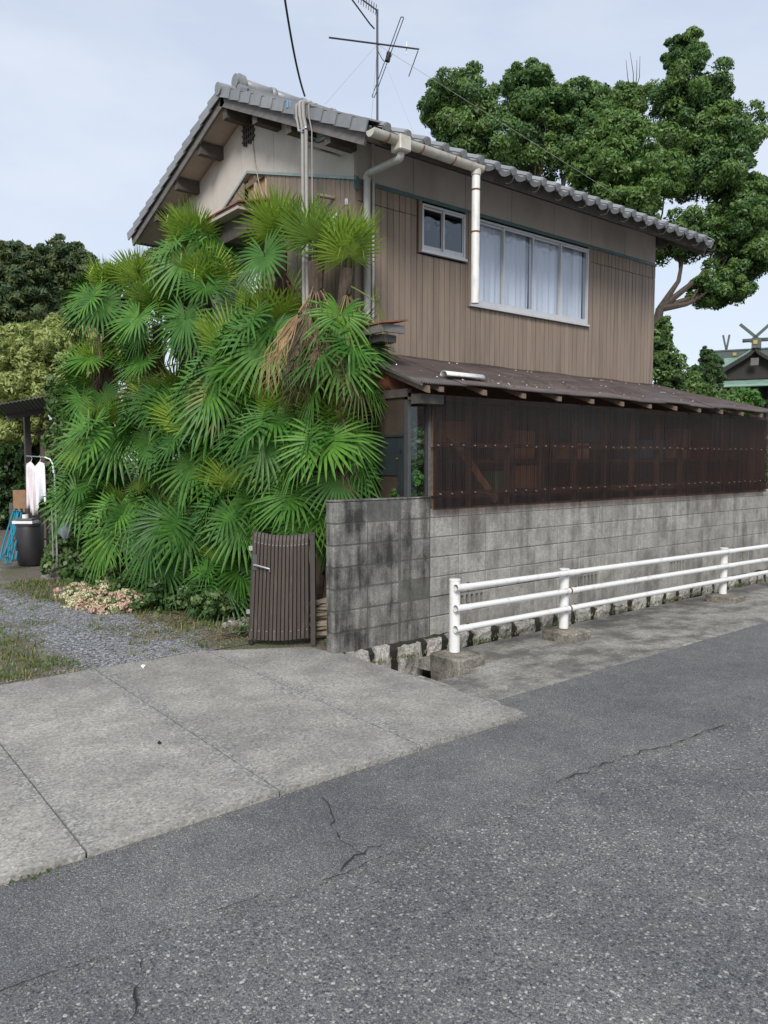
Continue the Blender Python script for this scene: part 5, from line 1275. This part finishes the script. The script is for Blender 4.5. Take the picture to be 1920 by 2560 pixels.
# drum with white tray on top
db = at_plane(76,1412,2,0); dr_ = thing('black_drum', db, 'black plastic water drum by the blue hose', 'drum')
mb = MB(); mb.tube([db+np.array((0,0,z)) for z in (0,.03,.35,.60,.66)], [.17,.19,.215,.205,.19], 20); mb.build('body', M['drum'], dr_, smooth=True); mb = MB(); mb.tube([db+np.array((0,0,.655)),db+np.array((0,0,.69))], .208, 20); mb.build('rim', M['drum'], dr_, smooth=True)
tr_ = thing('white_tray', db+np.array((0,0,.69)), 'white tray with a grey slab lying on the black drum', 'tray')
ce = db+np.array((-.06,-.03,.72)); MB().obox(ce, RT*.165, F0*.12, U0*.022).build('tray_body', M['white_plastic'], tr_); MB().obox(ce+np.array((0,0,.045)), RT*.15, F0*.10, U0*.014).build('slab', M['shrine_grey'], tr_)
mb = MB(); mb.tube([ce+np.array((0,0,.06)),ce+np.array((0,0,.12))], .05, 12); tag(mb.build('white_cup', M['white_plastic'], smooth=True), 'small white cup standing on the tray over the drum', 'cup')
# hose over the fence
fn = thing('low_fence', gnd(60,13.2), 'low dark picket fence behind the black drum', 'fence')
fa, fb_ = at(28,1285,13.0), at(190,1285,13.6); fd = fb_-fa
for z in (.82,.35): MB().tube([np.array((fa[0],fa[1],z)),np.array((fb_[0],fb_[1],z))], .018, 6).build('fence_rail', M['gate_dark'], fn)
for k in range(14):
    p = fa+fd*k/13; MB().box((p[0]-.02,p[1]-.02,0),(p[0]+.02,p[1]+.02,.9 if k else 1.0)).build('picket', M['gate_dark'] if k else M['shrine_grey'], fn)
hb = MB()
for k in range(6):
    s = at(33+4*k+rng.normal(0,2),1281,12.9); m1 = at(22+4*k+rng.normal(0,4),1330,12.6); m_ = at(14+4*k+rng.normal(0,4),1368,12.3); e = at(2+6*k+rng.normal(0,5),1402+rng.normal(0,6),12.0); e[2] = max(.03, e[2]); e2 = e+RT*rng.uniform(.02,.10)+F0*.05; up = m_+RT*.06
    hb.tube([s+U0*.03-F0*.03, s, s*.5+m1*.5+RT*rng.normal(0,.01), m1, m_, m_*.4+e*.6+RT*rng.normal(0,.02), e, e2, (e2+up)/2+U0*.03] if k%2 else [s+U0*.03, s, m1, m_, e], .013, 7)
tag(hb.build('garden_hose', M['hose'], smooth=True), 'coiled turquoise garden hose hung over the low fence', 'hose')
mb = MB(); c = at(52,1252,13.3); mb.obox(c, RT*.13, F0*.012, np.array((0,0,.19))); o = tag(mb.build('brown_board', M['card']), 'brown board leaning behind the fence above the hose', 'board')
mb = MB(); c = at(163,1326,10.7); P = []
for i in range(9):
    P.append([c+RT*(.10*math.cos(a)*math.sin(PI*(i+.3)/9)*(1+.2*math.sin(3*a+i)))+F0*(.07*math.sin(a)*math.sin(PI*(i+.3)/9))+U0*(.12-.24*i/8+.01*math.sin(5*a)) for a in np.linspace(0,2*PI,13)])
mb.grid(P); tag(mb.build('plastic_bag', M['bag'], smooth=True, recalc=False), 'crumpled translucent plastic bag caught in the vine shrub', 'bag')
mb = MB(); a = at(255,965,13); b_ = at(175,985,13.5); mb.obox((a+b_)/2, (a-b_)/2, F0*.3, U0*.012); mb.obox((a+b_)/2-U0*.06, (a-b_)/2*.9, F0*.05, U0*.03); tag(mb.build('rusty_roof_edge', M['rust_red']), 'rusty roof edge poking out behind the left palms', 'roof')
# scraps on the apron
for px, py, r, mt, lb in ((398,1857,.016,'black_bit','small black scrap lying on the driveway concrete'),(357,1667,.022,'white_plastic','white pebble at the back edge of the driveway')):
    mb = MB(); pebble(mb, at_plane(px,py,2,.008), r, rng); tag(mb.build('scrap' if mt=='black_bit' else 'white_pebble', M[mt], recalc=False), lb, 'scrap' if mt=='black_bit' else 'pebble')

# ------------------------------------------------------------------ shrine hall in the distance
D = 38.0; s0 = D/FPX; org = gnd(1890, D); sr = thing('shrine_hall', org, 'shrine hall with green copper roof and crossed ridge finials', 'shrine')
def sp_(px, py, dd=0): return at(px, py, D+dd)
def surf(name, rows, mat, th=.08):
    mb = MB(); mb.grid(rows); o = mb.build(name, mat, sr, recalc=False, smooth=True); md = o.modifiers.new('s','SOLIDIFY'); md.thickness = th; return o
ez = U0; o0 = sp_(1888,868); ey = (o0-CAM)*np.array((1,1,0)); ey /= np.linalg.norm(ey); ex = np.array((ey[1],-ey[0],0))
o0 = sp_(1888,868)             # apex of the front gable
def lp(x, y, z): return o0+ex*x+ey*y+ez*z
# front gable: concave slopes sweeping out to the eaves (x right, y back)
def gz_(x): t_ = min(1, abs(x)/2.3); return -1.55*(t_**.62)*(.62+.38*t_)
for sgn in (-1,1):
    surf('gable_roof', [[lp(sgn*x, y, gz_(x)) for y in (-.25,1.2,2.6)] for x in np.linspace(0,2.3,14)], M['copper'])
    mb = MB()
    xs = np.linspace(0,2.25,14)
    mb.grid([[lp(sgn*x,-.28,gz_(x)-.02), lp(sgn*x,-.28,gz_(x)-.22)] for x in xs]); ob = mb.build('gable_board', M['shrine_wood'], sr, recalc=False); md = ob.modifiers.new('s','SOLIDIFY'); md.thickness = .08
mb = MB(); mb.prism([lp(-1.7,.15,-1.55)]+[lp(x,.15,gz_(x)-.15) for x in np.linspace(-1.7,1.7,17)]+[lp(1.7,.15,-1.55)], ey*.1); mb.build('gable_infill', M['shrine_wood'], sr)
MB().obox(lp(0,-.34,-.75), ex*.18, ey*.03, ez*.18).build('gegyo_ornament', M['shrine_grey'], sr)
# lower skirt roof with upturned corners
rows = []
for x in np.linspace(-3.1, 4.5, 20):
    e = .22*(max(0,abs(x-.7)-2.2)/1.6)**2
    rows.append([lp(x*(1 if q else 1), -1.3*(1-q)-.05+q*.9, -1.98+e*(1-q)*1.0+.62*q**1.4) for q in (0,.33,.66,1)])
surf('skirt_roof', rows, M['copper'])
MB().obox(lp(.7,.5,-1.62), ex*2.9, ey*.2, ez*.16).build('gable_base', M['shrine_grey'], sr)
# main roof behind with its ridge
rows = [[lp(x, 1.6+.0*x+ (1.9)*q, -1.9+2.0*q**1.5) for q in np.linspace(0,1,8)] for x in (-2.35,-1.2,0,1.2,3.2)]
rows = [[r_ if True else r_ for r_ in row] for row in rows]
surf('main_roof', rows, M['copper'])
for k in range(8):
    z = -1.7+.22*k; 
MB().obox(lp(.3,3.55,.08), ex*2.45, ey*.16, ez*.22).build('main_ridge', M['shrine_ridge'], sr)
MB().obox(lp(.2,3.55,.34), ex*2.75, ey*.2, ez*.04).build('ridge_cap', M['shrine_ridge'], sr)
MB().obox(lp(.05,.9,.16), ex*.22, ey*1.3, ez*.24).build('gable_ridge', M['shrine_ridge'], sr); MB().obox(lp(0.25,.8,.46), ex*.85, ey*.18, ez*.07).build('ridge_log', M['shrine_ridge'], sr)
MB().obox(lp(0,-.42,.2), ex*.09, ey*.02, ez*.09).build('gold_crest', M['gold'], sr); MB().obox(lp(-1.0,3.36,.12), ex*.09, ey*.02, ez*.08).build('gold_crest', M['gold'], sr)
for sgn in (-1,1):
    a = lp(-sgn*.25,0,.28); b_ = lp(sgn*.72,0,1.18); dx = (b_-a)/2; MB().obox((a+b_)/2, dx, ey*.06, np.cross(dx/np.linalg.norm(dx), ey)*.07).build('crossed_finial', M['shrine_ridge'], sr)
    a = lp(-1.42-sgn*.03,3.5,.2); b_ = lp(-1.45+sgn*.16,3.5,1.2); dx = (b_-a)/2; MB().obox((a+b_)/2, dx, ey*.06, np.cross(dx/np.linalg.norm(dx), ey)*.05).build('crossed_finial', M['shrine_ridge'], sr)
MB().obox(lp(.9,2.2,-5.0), ex*2.6, ey*2.0, ez*3.05).build('hall_body', M['shrine_wood'], sr)
for k in range(5):
    MB().obox(lp(-1.6+1.15*k,.1,-4.8), ex*.10, ey*.1, ez*2.9).build('pillar', M['shrine_wood'], sr)
for k in range(3): MB().obox(lp(.8,.05,-2.7-.9*k), ex*2.6, ey*.06, ez*.08).build('tie_beam', M['shrine_grey'], sr)
